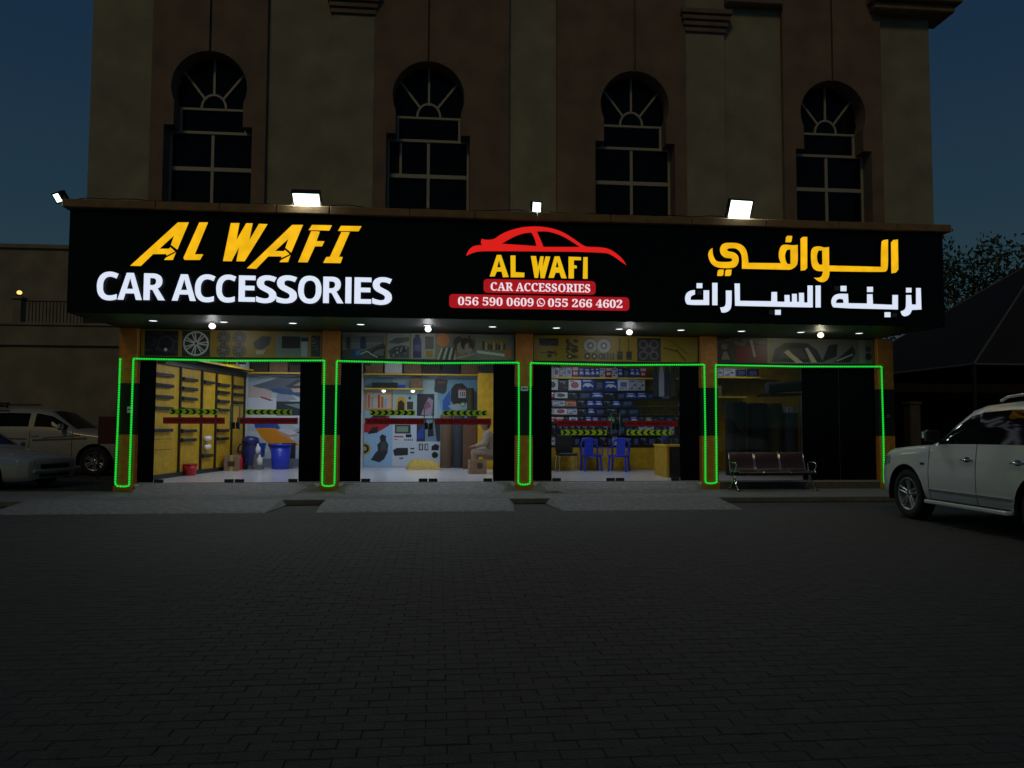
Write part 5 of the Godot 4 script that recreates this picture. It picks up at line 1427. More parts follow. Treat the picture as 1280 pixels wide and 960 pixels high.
func plastic_chair(label: String, at: Vector3, turn: float) -> void:
	var t := thing("plastic_chair", label, "chair", at, turn, "blue plastic chairs")
	var m: Material = M.blue_plastic
	var s := st()
	s.set_smooth_group(0)
	var f := func(u: float, v: float) -> Vector3: return Vector3(u * (0.23 + 0.015 * v), 0.44 - 0.025 * (1 - u * u) * (1 - v * v) - 0.02 * maxf(0.0, v) * v, v * 0.22)
	for i in 8:
		for j in 8: quad(s, f.call(i / 4.0 - 1, j / 4.0 - 1), f.call((i + 1) / 4.0 - 1, j / 4.0 - 1), f.call((i + 1) / 4.0 - 1, (j + 1) / 4.0 - 1), f.call(i / 4.0 - 1, (j + 1) / 4.0 - 1))
	for sx in [-1, 1]: bx(s, Vector3(sx * 0.235, 0.415, 0), Vector3(0.02, 0.05, 0.44), 0.006)
	bx(s, Vector3(0, 0.41, 0.22), Vector3(0.46, 0.05, 0.02), 0.006)
	bx(s, Vector3(0, 0.41, -0.22), Vector3(0.46, 0.05, 0.02), 0.006)
	part(t, "seat", s, m)
	for sx in [-1, 1]:
		for sz in [-1, 1]:
			var l := st()
			var tt := Transform3D(Basis.from_euler(Vector3(sz * -0.08, 0, sx * 0.06)), Vector3(sx * 0.24, 0.0, sz * 0.225))
			bx(l, Vector3(0, 0.21, 0), Vector3(0.055, 0.44, 0.04), 0.012, tt)
			part(t, "leg", l, m)
	# back: frame with a wide splat, open at both sides, and arms
	var b := st()
	var fr := []
	for k in 15:
		var a := PI * k / 14.0
		fr.append(Vector3(-0.235 * cos(a) * (1.0 if absf(cos(a)) < 0.99 else 1.0), 0.62 + 0.27 * pow(sin(a), 0.55), -0.235 - 0.05 * sin(a)))
	fr.push_front(Vector3(-0.24, 0.43, -0.21))
	fr.append(Vector3(0.24, 0.43, -0.21))
	tube(b, fr, 0.025, 8)
	var tb := Transform3D(Basis.from_euler(Vector3(-0.14, 0, 0)), Vector3(0, 0.44, -0.215))
	bx(b, Vector3(0, 0.21, 0.0), Vector3(0.24, 0.45, 0.014), 0.006, tb)
	bx(b, Vector3(0, 0.40, 0.0), Vector3(0.40, 0.06, 0.018), 0.008, tb)
	part(t, "backrest", b, m)
	for sx in [-1, 1]:
		var l := st()
		tube(l, [Vector3(sx * 0.24, 0.64, -0.23), Vector3(sx * 0.27, 0.645, -0.05), Vector3(sx * 0.275, 0.63, 0.12), Vector3(sx * 0.265, 0.54, 0.2), Vector3(sx * 0.25, 0.42, 0.22)], 0.021, 8)
		part(t, "armrest", l, m)

func shop_four() -> void:
	shelf_board("upper shelf with a yellow edge above the dark carpet rolls", 5.24, 6.95, 2.84, -4.17, -3.75)
	shelf_board("lower shelf with a dark board above the dark carpet rolls", 5.24, 6.6, 2.3, -4.17, -3.85)
	var sh := thing("wall_shelf", "side shelf with a yellow edge rising past the dark carpet rolls", "shelf", Vector3(6.96, 2.82, -3.75), atan2(0.0, 1.0) + 0.55)
	part(sh, "board", box(0.0, 1.3, -0.03, 0.0, -0.35, 0.0), M.black_board)
	part(sh, "yellow_edge", box(0.0, 1.3, -0.04, 0.004, 0.002, 0.014, 0.002), M.yellow_edge)
	for k in 5:
		carton("%s blue or grey carton from the left on the shelf over the dark rolls" % ORDINAL[k], Vector3(5.42 + k * 0.34, 2.844, -3.98), Vector3(0.32, 0.22, 0.3), [M.blue_plastic, M.box_card_7, M.box_card_0, M.box_card_7, M.box_card_6, M.dark_blue_plastic, M.dark_blue_plastic][k], "cartons over the dark rolls", [null, M.box_print_7, M.box_print_7, M.box_print_6, M.box_print_6, M.box_print_3, M.box_print_3][k])
	carton("single brown carton on the lower shelf over the dark rolls", Vector3(5.72, 2.303, -4.0), Vector3(0.34, 0.3, 0.28), M.cardboard)
	var r := [[5.66, 0.27, 1.84, "black_carpet", "wide black carpet roll nearest the middle pillar in the bench window"], [6.22, 0.25, 1.82, "black_carpet", "second black carpet roll behind the bench"], [6.68, 0.18, 1.82, "olive_carpet", "olive brown carpet roll behind the bench"], [7.08, 0.2, 1.72, "grey_carpet", "grey carpet roll with a pale top behind the bench"]]
	for e in r:
		var t := thing("carpet_roll", e[4], "carpet roll", Vector3(e[0], FLOOR, -2.3), 0.0, "carpet rolls behind the bench")
		var s := st()
		var hh: float = e[2]
		lathe(s, [Vector2(0.04, 0.0), Vector2(e[1] - 0.01, 0.0), Vector2(e[1], 0.02), Vector2(e[1] * 0.985, hh * 0.5), Vector2(e[1], hh - 0.02), Vector2(e[1] - 0.012, hh), Vector2(0.05, hh - 0.004)], Transform3D.IDENTITY, 26)
		part(t, "roll", s, M[e[3]])
		s = st()
		bx(s, Vector3(-e[1] * 0.5, hh / 2, e[1] * 0.87), Vector3(0.03, hh - 0.01, 0.014), 0.004, Transform3D.IDENTITY)
		part(t, "loose_edge", s, M[e[3]])
		if e[3] == "grey_carpet":
			s = st()
			lathe(s, [Vector2(e[1] + 0.004, hh - 0.14), Vector2(e[1] + 0.008, hh - 0.1), Vector2(e[1] + 0.004, hh + 0.01), Vector2(0.0, hh + 0.014)], Transform3D.IDENTITY, 26)
			part(t, "plastic_wrap", s, M.box_card_7)
			part(t, "sticker", box(-0.07, 0.03, 0.42, 0.52, 0.2, 0.206), M.yellow_cloth)
	var fb := thing("fabric_bolt", "dark fabric bolt lying across the high shelf behind the bench", "fabric bolt", Vector3(7.3, 2.5, -3.0))
	var s2 := st()
	tube(s2, [Vector3(-0.5, 0, 0), Vector3(0.5, 0.06, 0)], 0.14, 18)
	part(fb, "roll", s2, M.grey_carpet)
	part(fb, "bracket", box(-0.4, 0.4, -0.2, -0.14, -0.9, 0.1, 0.004), M.black_board)

# ------------------------------------------------------------------ waiting bench
func bench() -> void:
	var t := thing("waiting_bench", "three-seat metal waiting bench with dark red seats on the pavement", "bench", Vector3(5.38, PAVE, 0.42), 0.03)
	var bm := st()
	bx(bm, Vector3(0, 0.36, 0.0), Vector3(1.78, 0.05, 0.07), 0.006)
	part(t, "beam", bm, M.black_plastic)
	for k in 3:
		var x := -0.585 + k * 0.585
		# one pressed sheet bent from seat to back
		var s := st()
		s.set_smooth_group(0)
		var prof := [Vector2(0.27, 0.385), Vector2(0.25, 0.42), Vector2(0.1, 0.415), Vector2(-0.08, 0.405), Vector2(-0.17, 0.42), Vector2(-0.21, 0.48), Vector2(-0.26, 0.64), Vector2(-0.3, 0.78), Vector2(-0.325, 0.815)]
		for i in prof.size() - 1:
			var p: Vector2 = prof[i]
			var q: Vector2 = prof[i + 1]
			quad(s, Vector3(x - 0.27, p.y, p.x), Vector3(x - 0.27, q.y, q.x), Vector3(x + 0.27, q.y, q.x), Vector3(x + 0.27, p.y, p.x))
			quad(s, Vector3(x + 0.27, p.y - 0.02, p.x - 0.012), Vector3(x + 0.27, q.y - 0.02, q.x - 0.012), Vector3(x - 0.27, q.y - 0.02, q.x - 0.012), Vector3(x - 0.27, p.y - 0.02, p.x - 0.012))
		part(t, "seat", s, M.maroon_vinyl)
		for sx in [-1, 1]:
			var f := st()
			var run := []
			for p in prof: run.append(Vector3(x + sx * 0.278, p.y + 0.004, p.x + 0.004))
			tube(f, run, 0.011, 8)
			part(t, "seat_frame", f, M.chrome)
	for sx in [-1, 1]:
		var l := st()
		tube(l, [Vector3(sx * 0.86, 0.35, 0.0), Vector3(sx * 0.87, 0.2, 0.06), Vector3(sx * 0.88, 0.04, 0.25), Vector3(sx * 0.88, 0.02, 0.3)], [0.022, 0.022, 0.018, 0.016], 10)
		tube(l, [Vector3(sx * 0.86, 0.35, 0.0), Vector3(sx * 0.87, 0.2, -0.06), Vector3(sx * 0.88, 0.04, -0.22), Vector3(sx * 0.88, 0.02, -0.26)], [0.022, 0.022, 0.018, 0.016], 10)
		part(t, "leg", l, M.chrome)
		for z in [0.3, -0.26]:
			var ft := st()
			lathe(ft, [Vector2(0.0, 0.0), Vector2(0.025, 0.0), Vector2(0.022, 0.02), Vector2(0.0, 0.022)], Transform3D(Basis.IDENTITY, Vector3(sx * 0.88, 0, z)), 12)
			part(t, "foot", ft, M.rubber)
		var a := st()
		tube(a, [Vector3(sx * 0.9, 0.37, -0.1), Vector3(sx * 0.9, 0.58, -0.16), Vector3(sx * 0.9, 0.61, -0.08), Vector3(sx * 0.9, 0.6, 0.18), Vector3(sx * 0.9, 0.55, 0.22), Vector3(sx * 0.9, 0.4, 0.12)], 0.014, 10)
		part(t, "armrest", a, M.chrome)

# ------------------------------------------------------------------ vehicles
# A car's own axes: origin on the ground under the front axle, +z towards its rear, x across.
# rows: [z, y of the sill, belt, roof edge, crown, half width at sill, belt, roof edge]
const LOW := 9
const WIN := 6
const TOP := 7

func car_row(rows: Array, s: float) -> Array:
	if s <= rows[0][0]: return rows[0]
	for i in rows.size() - 1:
		if s <= rows[i + 1][0]:
			var t: float = (s - rows[i][0]) / (rows[i + 1][0] - rows[i][0])
			var o := []
			for k in 8: o.append(lerpf(rows[i][k], rows[i + 1][k], t))
			return o
	return rows[-1]

func car_point(rows: Array, s: float, j: int) -> Vector3:
	var r := car_row(rows, s)
	if j <= LOW:
		return car_side(rows, s, lerpf(r[1], r[2], j / float(LOW)))
	if j <= LOW + WIN:
		var t := (j - LOW) / float(WIN)
		return Vector3(lerpf(r[6] - 0.012, r[7], t) + 0.02 * sin(PI * t), lerpf(r[2], r[3], t), s)
	var u := (j - LOW - WIN) / float(TOP)
	return Vector3(r[7] * (1.0 - u), r[3] + (r[4] - r[3]) * (1.0 - (1.0 - u) * (1.0 - u)), s)

func car_side(rows: Array, s: float, y: float) -> Vector3:
	var r := car_row(rows, s)
	var t := clampf((y - r[1]) / maxf(0.01, r[2] - r[1]), 0.0, 1.0)
	var w: float = lerpf(r[5], r[6], t) + 0.035 * sin(PI * t)
	if t < 0.14: w -= 0.05 * (1.0 - t / 0.14)
	return Vector3(w, y, s)

func car_body(t: Node3D, rows: Array, axles: Array, arch: float, wheel_r: float, seams: Array, glass: Array, paint: Material) -> void:
	var z0: float = rows[0][0]
	var z1: float = rows[-1][0]
	var cuts := {}
	var n := int((z1 - z0) / 0.055)
	for i in n + 1: cuts[snappedf(lerpf(z0, z1, i / float(n)), 0.001)] = true
	for r in rows: cuts[snappedf(r[0], 0.001)] = true
	for s in seams:
		cuts[snappedf(s, 0.001)] = true
		cuts[snappedf(s + 0.014, 0.001)] = true
	for g in glass:
		cuts[snappedf(g[1], 0.001)] = true
		cuts[snappedf(g[2], 0.001)] = true
	var zs := cuts.keys()
	zs.sort()
	var J := LOW + WIN + TOP
	var body := st()
	body.set_smooth_group(0)
	var panes := {}
	var order := []
	for sx in [-1.0, 1.0]:
		var grid := []
		var inside := []
		for s in zs:
			var col := []
			var inn := []
			for j in J + 1:
				var p := car_point(rows, s, j)
				var hit := false
				if j <= LOW:
					for a in axles:
						var d := Vector2(p.z - a, p.y - wheel_r)
						if d.length() < arch:
							hit = true
							if d.length() < 0.001: d = Vector2(0, 1)
							d = d.normalized() * arch
							p = car_side(rows, a + d.x, maxf(wheel_r + d.y, car_row(rows, a + d.x)[1]))
				p.x *= sx
				col.append(p)
				inn.append(hit)
			grid.append(col)
			inside.append(inn)
		for i in zs.size() - 1:
			var zm: float = (zs[i] + zs[i + 1]) / 2
			var is_seam := false
			for s in seams:
				if zm > s and zm < s + 0.014: is_seam = true
			for j in J:
				if inside[i][j] and inside[i + 1][j] and inside[i][j + 1] and inside[i + 1][j + 1]: continue
				if is_seam and j < LOW: continue
				var target := body
				for g in glass:
					if zm > g[1] and zm < g[2] and j >= g[3] and j < g[4]:
						var key: String = g[0] if g[0] != "side_window" else "side_window%d_%f" % [sx, g[1]]
						if not panes.has(key):
							panes[key] = st()
							panes[key].set_smooth_group(0)
							order.append([key, g[0]])
						target = panes[key]
				var a: Vector3 = grid[i][j]
				var b: Vector3 = grid[i + 1][j]
				var c: Vector3 = grid[i + 1][j + 1]
				var d: Vector3 = grid[i][j + 1]
				if sx > 0: quad(target, a, d, c, b)
				else: quad(target, a, b, c, d)
	# ends
	for e in [0, 1]:
		var s: float = zs[0] if e == 0 else zs[-1]
		for j in J:
			var p := car_point(rows, s, j)
			var q := car_point(rows, s, j + 1)
			var a := Vector3(-p.x, p.y, p.z)
			var d := Vector3(-q.x, q.y, q.z)
			if e == 0: quad(body, a, d, q, p)
			else: quad(body, p, q, d, a)
	part(t, "body", body, paint)
	for k in order: part(t, k[1], panes[k[0]], M.dark_glass)
	# wheel wells and floor pan
	for a in axles:
		for sx in [-1.0, 1.0]:
			var well := st()
			well.set_smooth_group(0)
			for k in 18:
				var an := PI * (k / 18.0) * 1.16 - 0.25
				var bn := PI * ((k + 1) / 18.0) * 1.16 - 0.25
				var f := func(g: float, x: float) -> Vector3: return Vector3(sx * x, wheel_r + arch * sin(g), a + arch * cos(g))
				var xo: float = car_side(rows, a, 0.75).x - 0.01
				quad(well, f.call(an, xo), f.call(bn, xo), f.call(bn, 0.5), f.call(an, 0.5))
				tri(well, Vector3(sx * 0.5, wheel_r, a), f.call(an, 0.5), f.call(bn, 0.5))
			part(t, "wheel_well", well, M.black_plastic)
	var yb: float = car_row(rows, 1.4)[1]
	part(t, "floor_pan", box(-0.7, 0.7, yb - 0.02, yb + 0.03, axles[0] + arch, axles[1] - arch), M.black_plastic)

func car_wheel(t: Node3D, at: Vector3, r: float, width: float, out: float, spokes: int) -> void:
	var w := Node3D.new()
	w.name = "wheel"
	t.add_child(w, true)
	w.position = at
	var turn := Transform3D(Basis(Vector3(0, 0, 1), -out * PI / 2), Vector3.ZERO)    # lathe axis y -> outward
	var s := st()
	var h := width / 2
	var ri := r * 0.64
	lathe(s, [Vector2(ri, -h), Vector2(r * 0.9, -h), Vector2(r * 0.985, -h * 0.75), Vector2(r, -h * 0.4), Vector2(r, h * 0.4), Vector2(r * 0.985, h * 0.75), Vector2(r * 0.9, h), Vector2(ri + 0.01, h * 0.96), Vector2(ri, h * 0.8)], turn, 36)
	part(w, "tyre", s, M.rubber)
	s = st()
	lathe(s, [Vector2(ri + 0.004, h * 0.9), Vector2(ri - 0.02, h * 0.82), Vector2(ri - 0.03, h * 0.2), Vector2(0.05, 0.0)], turn, 36)
	part(w, "rim_barrel", s, M.grey_metal)
	s = st()
	for k in spokes:
		for e in [-0.17, 0.17]:
			var a := TAU * k / spokes
			var q := turn * Transform3D(Basis(Vector3.UP, a), Vector3.ZERO)
			var p0 := Vector3(0.05, h * 0.62, e * 0.12)
			var p1 := Vector3(ri - 0.012, h * 0.78, e * ri * 0.85)
			tube(s, [q * p0, q * p0.lerp(p1, 0.5), q * p1], [0.026, 0.02, 0.022], 6)
	lathe(s, [Vector2(0.0, h * 0.74), Vector2(0.055, h * 0.72), Vector2(0.075, h * 0.55), Vector2(0.075, h * 0.2)], turn, 20)
	lathe(s, [Vector2(ri + 0.006, h * 0.92), Vector2(ri - 0.016, h * 0.95), Vector2(ri - 0.022, h * 0.6)], turn, 36)
	part(w, "rim", s, M.alloy)

func side_strip(t: Node3D, called: String, rows: Array, sx: float, za: float, zb: float, ya: float, yb: float, hgt: float, proud: float, m: Material) -> void:
	var s := st()
	var n := maxi(2, int((zb - za) / 0.12))
	for i in n:
		var q := []
		for k in 2:
			var f := (i + k) / float(n)
			var z := lerpf(za, zb, f)
			var y := lerpf(ya, yb, f)
			for dy in [-hgt / 2, hgt / 2]:
				var p := car_side(rows, z, y + dy)
				q.append(Vector3((p.x + proud) * sx, p.y, p.z))
				q.append(Vector3((p.x - 0.01) * sx, p.y, p.z))
		quad(s, q[0], q[2], q[6], q[4])
		quad(s, q[2], q[3], q[7], q[6])
		quad(s, q[0], q[4], q[5], q[1])
		if i == 0: quad(s, q[0], q[1], q[3], q[2])
		if i == n - 1: quad(s, q[4], q[6], q[7], q[5])
	part(t, called, s, m)

func vehicles() -> void:
	suv()
	pickup()
	sedan()

func suv() -> void:
	var t := thing("off_road_car", "large white off-road car with roof rails parked at the shop's corner", "car", Vector3(6.60, 0.0, 4.86), deg_to_rad(-0.8))
	var rows := [
		[-0.88, 0.46, 0.76, 0.82, 0.86, 0.58, 0.60, 0.52], [-0.84, 0.38, 0.86, 0.93, 0.97, 0.74, 0.76, 0.66], [-0.72, 0.33, 0.97, 1.03, 1.07, 0.88, 0.88, 0.76],
		[-0.52, 0.32, 1.04, 1.11, 1.16, 0.945, 0.94, 0.82], [-0.2, 0.32, 1.08, 1.14, 1.19, 0.955, 0.95, 0.84], [0.3, 0.32, 1.13, 1.18, 1.22, 0.955, 0.95, 0.85],
		[0.58, 0.32, 1.16, 1.19, 1.22, 0.955, 0.945, 0.85], [0.72, 0.32, 1.20, 1.25, 1.28, 0.955, 0.94, 0.83], [1.0, 0.32, 1.215, 1.49, 1.54, 0.955, 0.94, 0.765],
		[1.32, 0.32, 1.22, 1.70, 1.77, 0.955, 0.94, 0.71], [1.55, 0.32, 1.225, 1.765, 1.83, 0.955, 0.94, 0.69], [2.1, 0.32, 1.23, 1.795, 1.87, 0.955, 0.94, 0.685],
		[3.0, 0.32, 1.235, 1.795, 1.875, 0.955, 0.935, 0.685], [3.55, 0.34, 1.235, 1.76, 1.84, 0.945, 0.925, 0.68], [3.8, 0.38, 1.23, 1.62, 1.68, 0.93, 0.905, 0.68], [3.98, 0.42, 1.2, 1.34, 1.38, 0.90, 0.88, 0.7], [4.05, 0.46, 1.08, 1.16, 1.2, 0.84, 0.83, 0.7], [4.08, 0.5, 0.98, 1.0, 1.02, 0.76, 0.76, 0.66]]
	var ax := [0.0, 2.85]
	car_body(t, rows, ax, 0.475, 0.4, [0.6, 1.66, 2.62], [["side_window", 0.78, 1.56, LOW, LOW + WIN - 1], ["side_window", 1.56, 2.6, LOW, LOW + WIN - 1], ["side_window", 2.6, 3.5, LOW, LOW + WIN - 1], ["windshield", 0.66, 1.4, LOW + WIN + 1, LOW + WIN + TOP], ["rear_window", 3.62, 3.95, LOW + WIN + 1, LOW + WIN + TOP]], M.white_car_paint)
	for a in ax:
		for sx in [-1.0, 1.0]: car_wheel(t, Vector3(sx * 0.82, 0.4, a), 0.4, 0.27, sx, 5)
	for sx in [-1.0, 1.0]:
		side_strip(t, "side_moulding", rows, sx, 0.62, 2.36, 0.51, 0.51, 0.035, 0.016, M.chrome)
		# running board
		var rb := st()
		bx(rb, Vector3(sx * 0.93, 0.335, 1.43), Vector3(0.2, 0.06, 1.76), 0.02)
		part(t, "running_board", rb, M.white_car_paint)
		rb = st()
		bx(rb, Vector3(sx * 0.935, 0.371, 1.43), Vector3(0.15, 0.012, 1.66), 0.004)
		part(t, "step_pad", rb, M.rubber)
		for z in [1.48, 2.46]:
			var p := car_side(rows, z, 1.0)
			var hd := st()
			tube(hd, [Vector3(sx * (p.x - 0.01), 1.0, z - 0.12), Vector3(sx * (p.x + 0.035), 1.0, z - 0.08), Vector3(sx * (p.x + 0.038), 1.0, z + 0.08), Vector3(sx * (p.x - 0.01), 1.0, z + 0.12)], 0.015, 8)
			part(t, "door_handle", hd, M.chrome)
			hd = st()
			lathe(hd, [Vector2(0.0, 0.012), Vector2(0.06, 0.008), Vector2(0.075, 0.0)], Transform3D(Basis(Vector3(0, 0, 1), -sx * PI / 2).scaled_local(Vector3(0.6, 1, 1)), Vector3(sx * (p.x - 0.004), 1.0, z)), 16)
			part(t, "handle_cup", hd, M.black_plastic)
		# mirror
		var mr := st()
		bx(mr, Vector3(sx * 1.06, 1.33, 0.84), Vector3(0.2, 0.19, 0.11), 0.04)
		part(t, "mirror", mr, M.black_plastic)
		mr = st()
		bx(mr, Vector3(sx * 1.08, 1.35, 0.80), Vector3(0.19, 0.14, 0.1), 0.045)
		part(t, "mirror_cap", mr, M.chrome)
		mr = st()
		tube(mr, [Vector3(sx * 0.9, 1.25, 0.88), Vector3(sx * 1.0, 1.27, 0.86)], 0.03, 8)
		part(t, "mirror_arm", mr, M.black_plastic)
		# roof rail
		var rr := st()
		tube(rr, [Vector3(sx * 0.6, 1.83, 1.72), Vector3(sx * 0.6, 1.885, 1.86), Vector3(sx * 0.6, 1.91, 2.2), Vector3(sx * 0.6, 1.91, 3.0), Vector3(sx * 0.6, 1.875, 3.35), Vector3(sx * 0.6, 1.82, 3.45)], 0.021, 8)
		part(t, "roof_rail", rr, M.steel)
		# lamps wrap the corners
		var hl := st()
		hl.set_smooth_group(0)
		for i in 6:
			for j in 3:
				var f := func(u: int, v: int) -> Vector3:
					var z := -0.80 + u * 0.06
					var p := car_side(rows, z, 0.80 + 0.045 * v + u * 0.012)
					return Vector3(sx * (p.x + 0.008), p.y, p.z)
				quad(hl, f.call(i, j), f.call(i, j + 1), f.call(i + 1, j + 1), f.call(i + 1, j))
		part(t, "headlight", hl, M.lamp_lens)
		side_strip(t, "tail_light", rows, sx, 3.7, 3.97, 0.98, 0.98, 0.26, 0.008, M.red_lens)
		side_strip(t, "indicator", rows, sx, 0.42, 0.5, 0.9, 0.9, 0.035, 0.012, M.black_plastic)
		side_strip(t, "mudguard", rows, sx, 2.28, 2.36, 0.4, 0.4, 0.12, 0.01, M.white_car_paint)
	part(t, "grille", box(-0.5, 0.5, 0.62, 0.84, -0.9, -0.86, 0.02), M.chrome)
	part(t, "number_plate", box(-0.26, 0.26, 0.46, 0.57, -0.9, -0.885, 0.004), M.white_paint)

func pickup() -> void:
	var t := thing("pickup_truck", "white double-cab pickup with a dark side stripe beside the neighbour's wall", "pickup", Vector3(-11.75, 0.0, -7.7), deg_to_rad(-90))
	t.scale = Vector3.ONE * 1.1
	var rows := [
		[-0.86, 0.45, 0.7, 0.74, 0.78, 0.6, 0.62, 0.55], [-0.78, 0.38, 0.9, 0.95, 1.0, 0.8, 0.8, 0.7], [-0.5, 0.36, 1.02, 1.05, 1.1, 0.88, 0.87, 0.76], [0.1, 0.36, 1.1, 1.13, 1.17, 0.9, 0.88, 0.78], [0.46, 0.36, 1.15, 1.18, 1.2, 0.9, 0.88, 0.78], [0.6, 0.36, 1.19, 1.24, 1.27, 0.9, 0.88, 0.76],
		[1.15, 0.36, 1.2, 1.64, 1.7, 0.9, 0.88, 0.68], [1.5, 0.36, 1.2, 1.72, 1.78, 0.9, 0.88, 0.66], [2.2, 0.36, 1.2, 1.74, 1.81, 0.9, 0.88, 0.66], [2.62, 0.36, 1.2, 1.72, 1.78, 0.9, 0.88, 0.67], [2.86, 0.36, 1.2, 1.62, 1.66, 0.9, 0.88, 0.69], [2.92, 0.4, 1.19, 1.25, 1.25, 0.9, 0.88, 0.84], [2.96, 0.42, 1.18, 1.2, 1.16, 0.9, 0.88, 0.84], [4.35, 0.44, 1.18, 1.2, 1.16, 0.9, 0.88, 0.84], [4.42, 0.5, 1.14, 1.16, 1.12, 0.86, 0.85, 0.8]]
	car_body(t, rows, [0.0, 3.09], 0.46, 0.38, [0.56, 1.62, 2.5], [["side_window", 0.72, 1.56, LOW + 1, LOW + WIN - 1], ["side_window", 1.7, 2.72, LOW + 1, LOW + WIN - 1], ["windshield", 0.54, 1.25, LOW + WIN + 1, LOW + WIN + TOP], ["rear_window", 2.64, 2.9, LOW + WIN + 1, LOW + WIN + TOP]], M.pickup_paint)
	for a in [0.0, 3.09]:
		for sx in [-1.0, 1.0]: car_wheel(t, Vector3(sx * 0.78, 0.38, a), 0.38, 0.25, sx, 6)
	for sx in [-1.0, 1.0]:
		side_strip(t, "stripe", rows, sx, 0.2, 1.55, 0.98, 0.93, 0.05, 0.004, M.stripe_print)
		side_strip(t, "stripe", rows, sx, 0.36, 1.3, 1.06, 0.99, 0.03, 0.004, M.stripe_print)
		side_strip(t, "stripe", rows, sx, 1.7, 2.8, 0.96, 1.0, 0.035, 0.004, M.stripe_print)
		for z in [1.5, 2.4]:
			var p := car_side(rows, z, 1.05)
			var hd := st()
			bx(hd, Vector3(sx * (p.x + 0.012), 1.05, z), Vector3(0.03, 0.035, 0.18), 0.01)
			part(t, "door_handle", hd, M.pickup_paint)
		var mr := st()
		bx(mr, Vector3(sx * 1.0, 1.28, 0.82), Vector3(0.2, 0.17, 0.09), 0.03)
		part(t, "mirror", mr, M.chrome)
		side_strip(t, "headlight", rows, sx, -0.74, -0.42, 0.84, 0.86, 0.14, 0.006, M.lamp_lens)
		side_strip(t, "tail_light", rows, sx, 4.3, 4.4, 0.95, 0.95, 0.3, 0.006, M.red_lens)
	part(t, "grille", box(-0.5, 0.5, 0.6, 0.8, -0.88, -0.84, 0.02), M.black_plastic)
	# ladder frame behind the cab
	var lf := st()
	for sx in [-1.0, 1.0]: tube(lf, [Vector3(sx * 0.8, 1.18, 3.1), Vector3(sx * 0.8, 1.95, 3.1)], 0.025, 8)
	for y in [1.55, 1.7, 1.85]: tube(lf, [Vector3(-0.8, y, 3.1), Vector3(0.8, y, 3.1)], 0.02, 8)
	for sx in [-1.0, 1.0]:
		for y in [1.7, 1.9]: tube(lf, [Vector3(sx * 0.8, y, 2.2), Vector3(sx * 0.8, y, 4.3)], 0.02, 8)
		tube(lf, [Vector3(sx * 0.8, 1.18, 4.3), Vector3(sx * 0.8, 1.92, 4.3)], 0.025, 8)
	part(t, "cargo_rack", lf, M.black_plastic)
	var bd := thing("notice_board", "dark red metal board on thin posts standing before the pickup's bonnet", "board", Vector3(-10.75, 0.0, -5.4))
	part(bd, "board", box(-0.36, 0.36, 0.95, 1.7, -0.02, 0.02, 0.005), mat("dark_red_paint", lin(0.07, 0.012, 0.012), 0.5))
	for sx in [-1.0, 1.0]: part(bd, "post", box(sx * 0.33 - 0.02, sx * 0.33 + 0.02, 0.0, 0.948, -0.02, 0.02, 0.003), M.black_plastic)

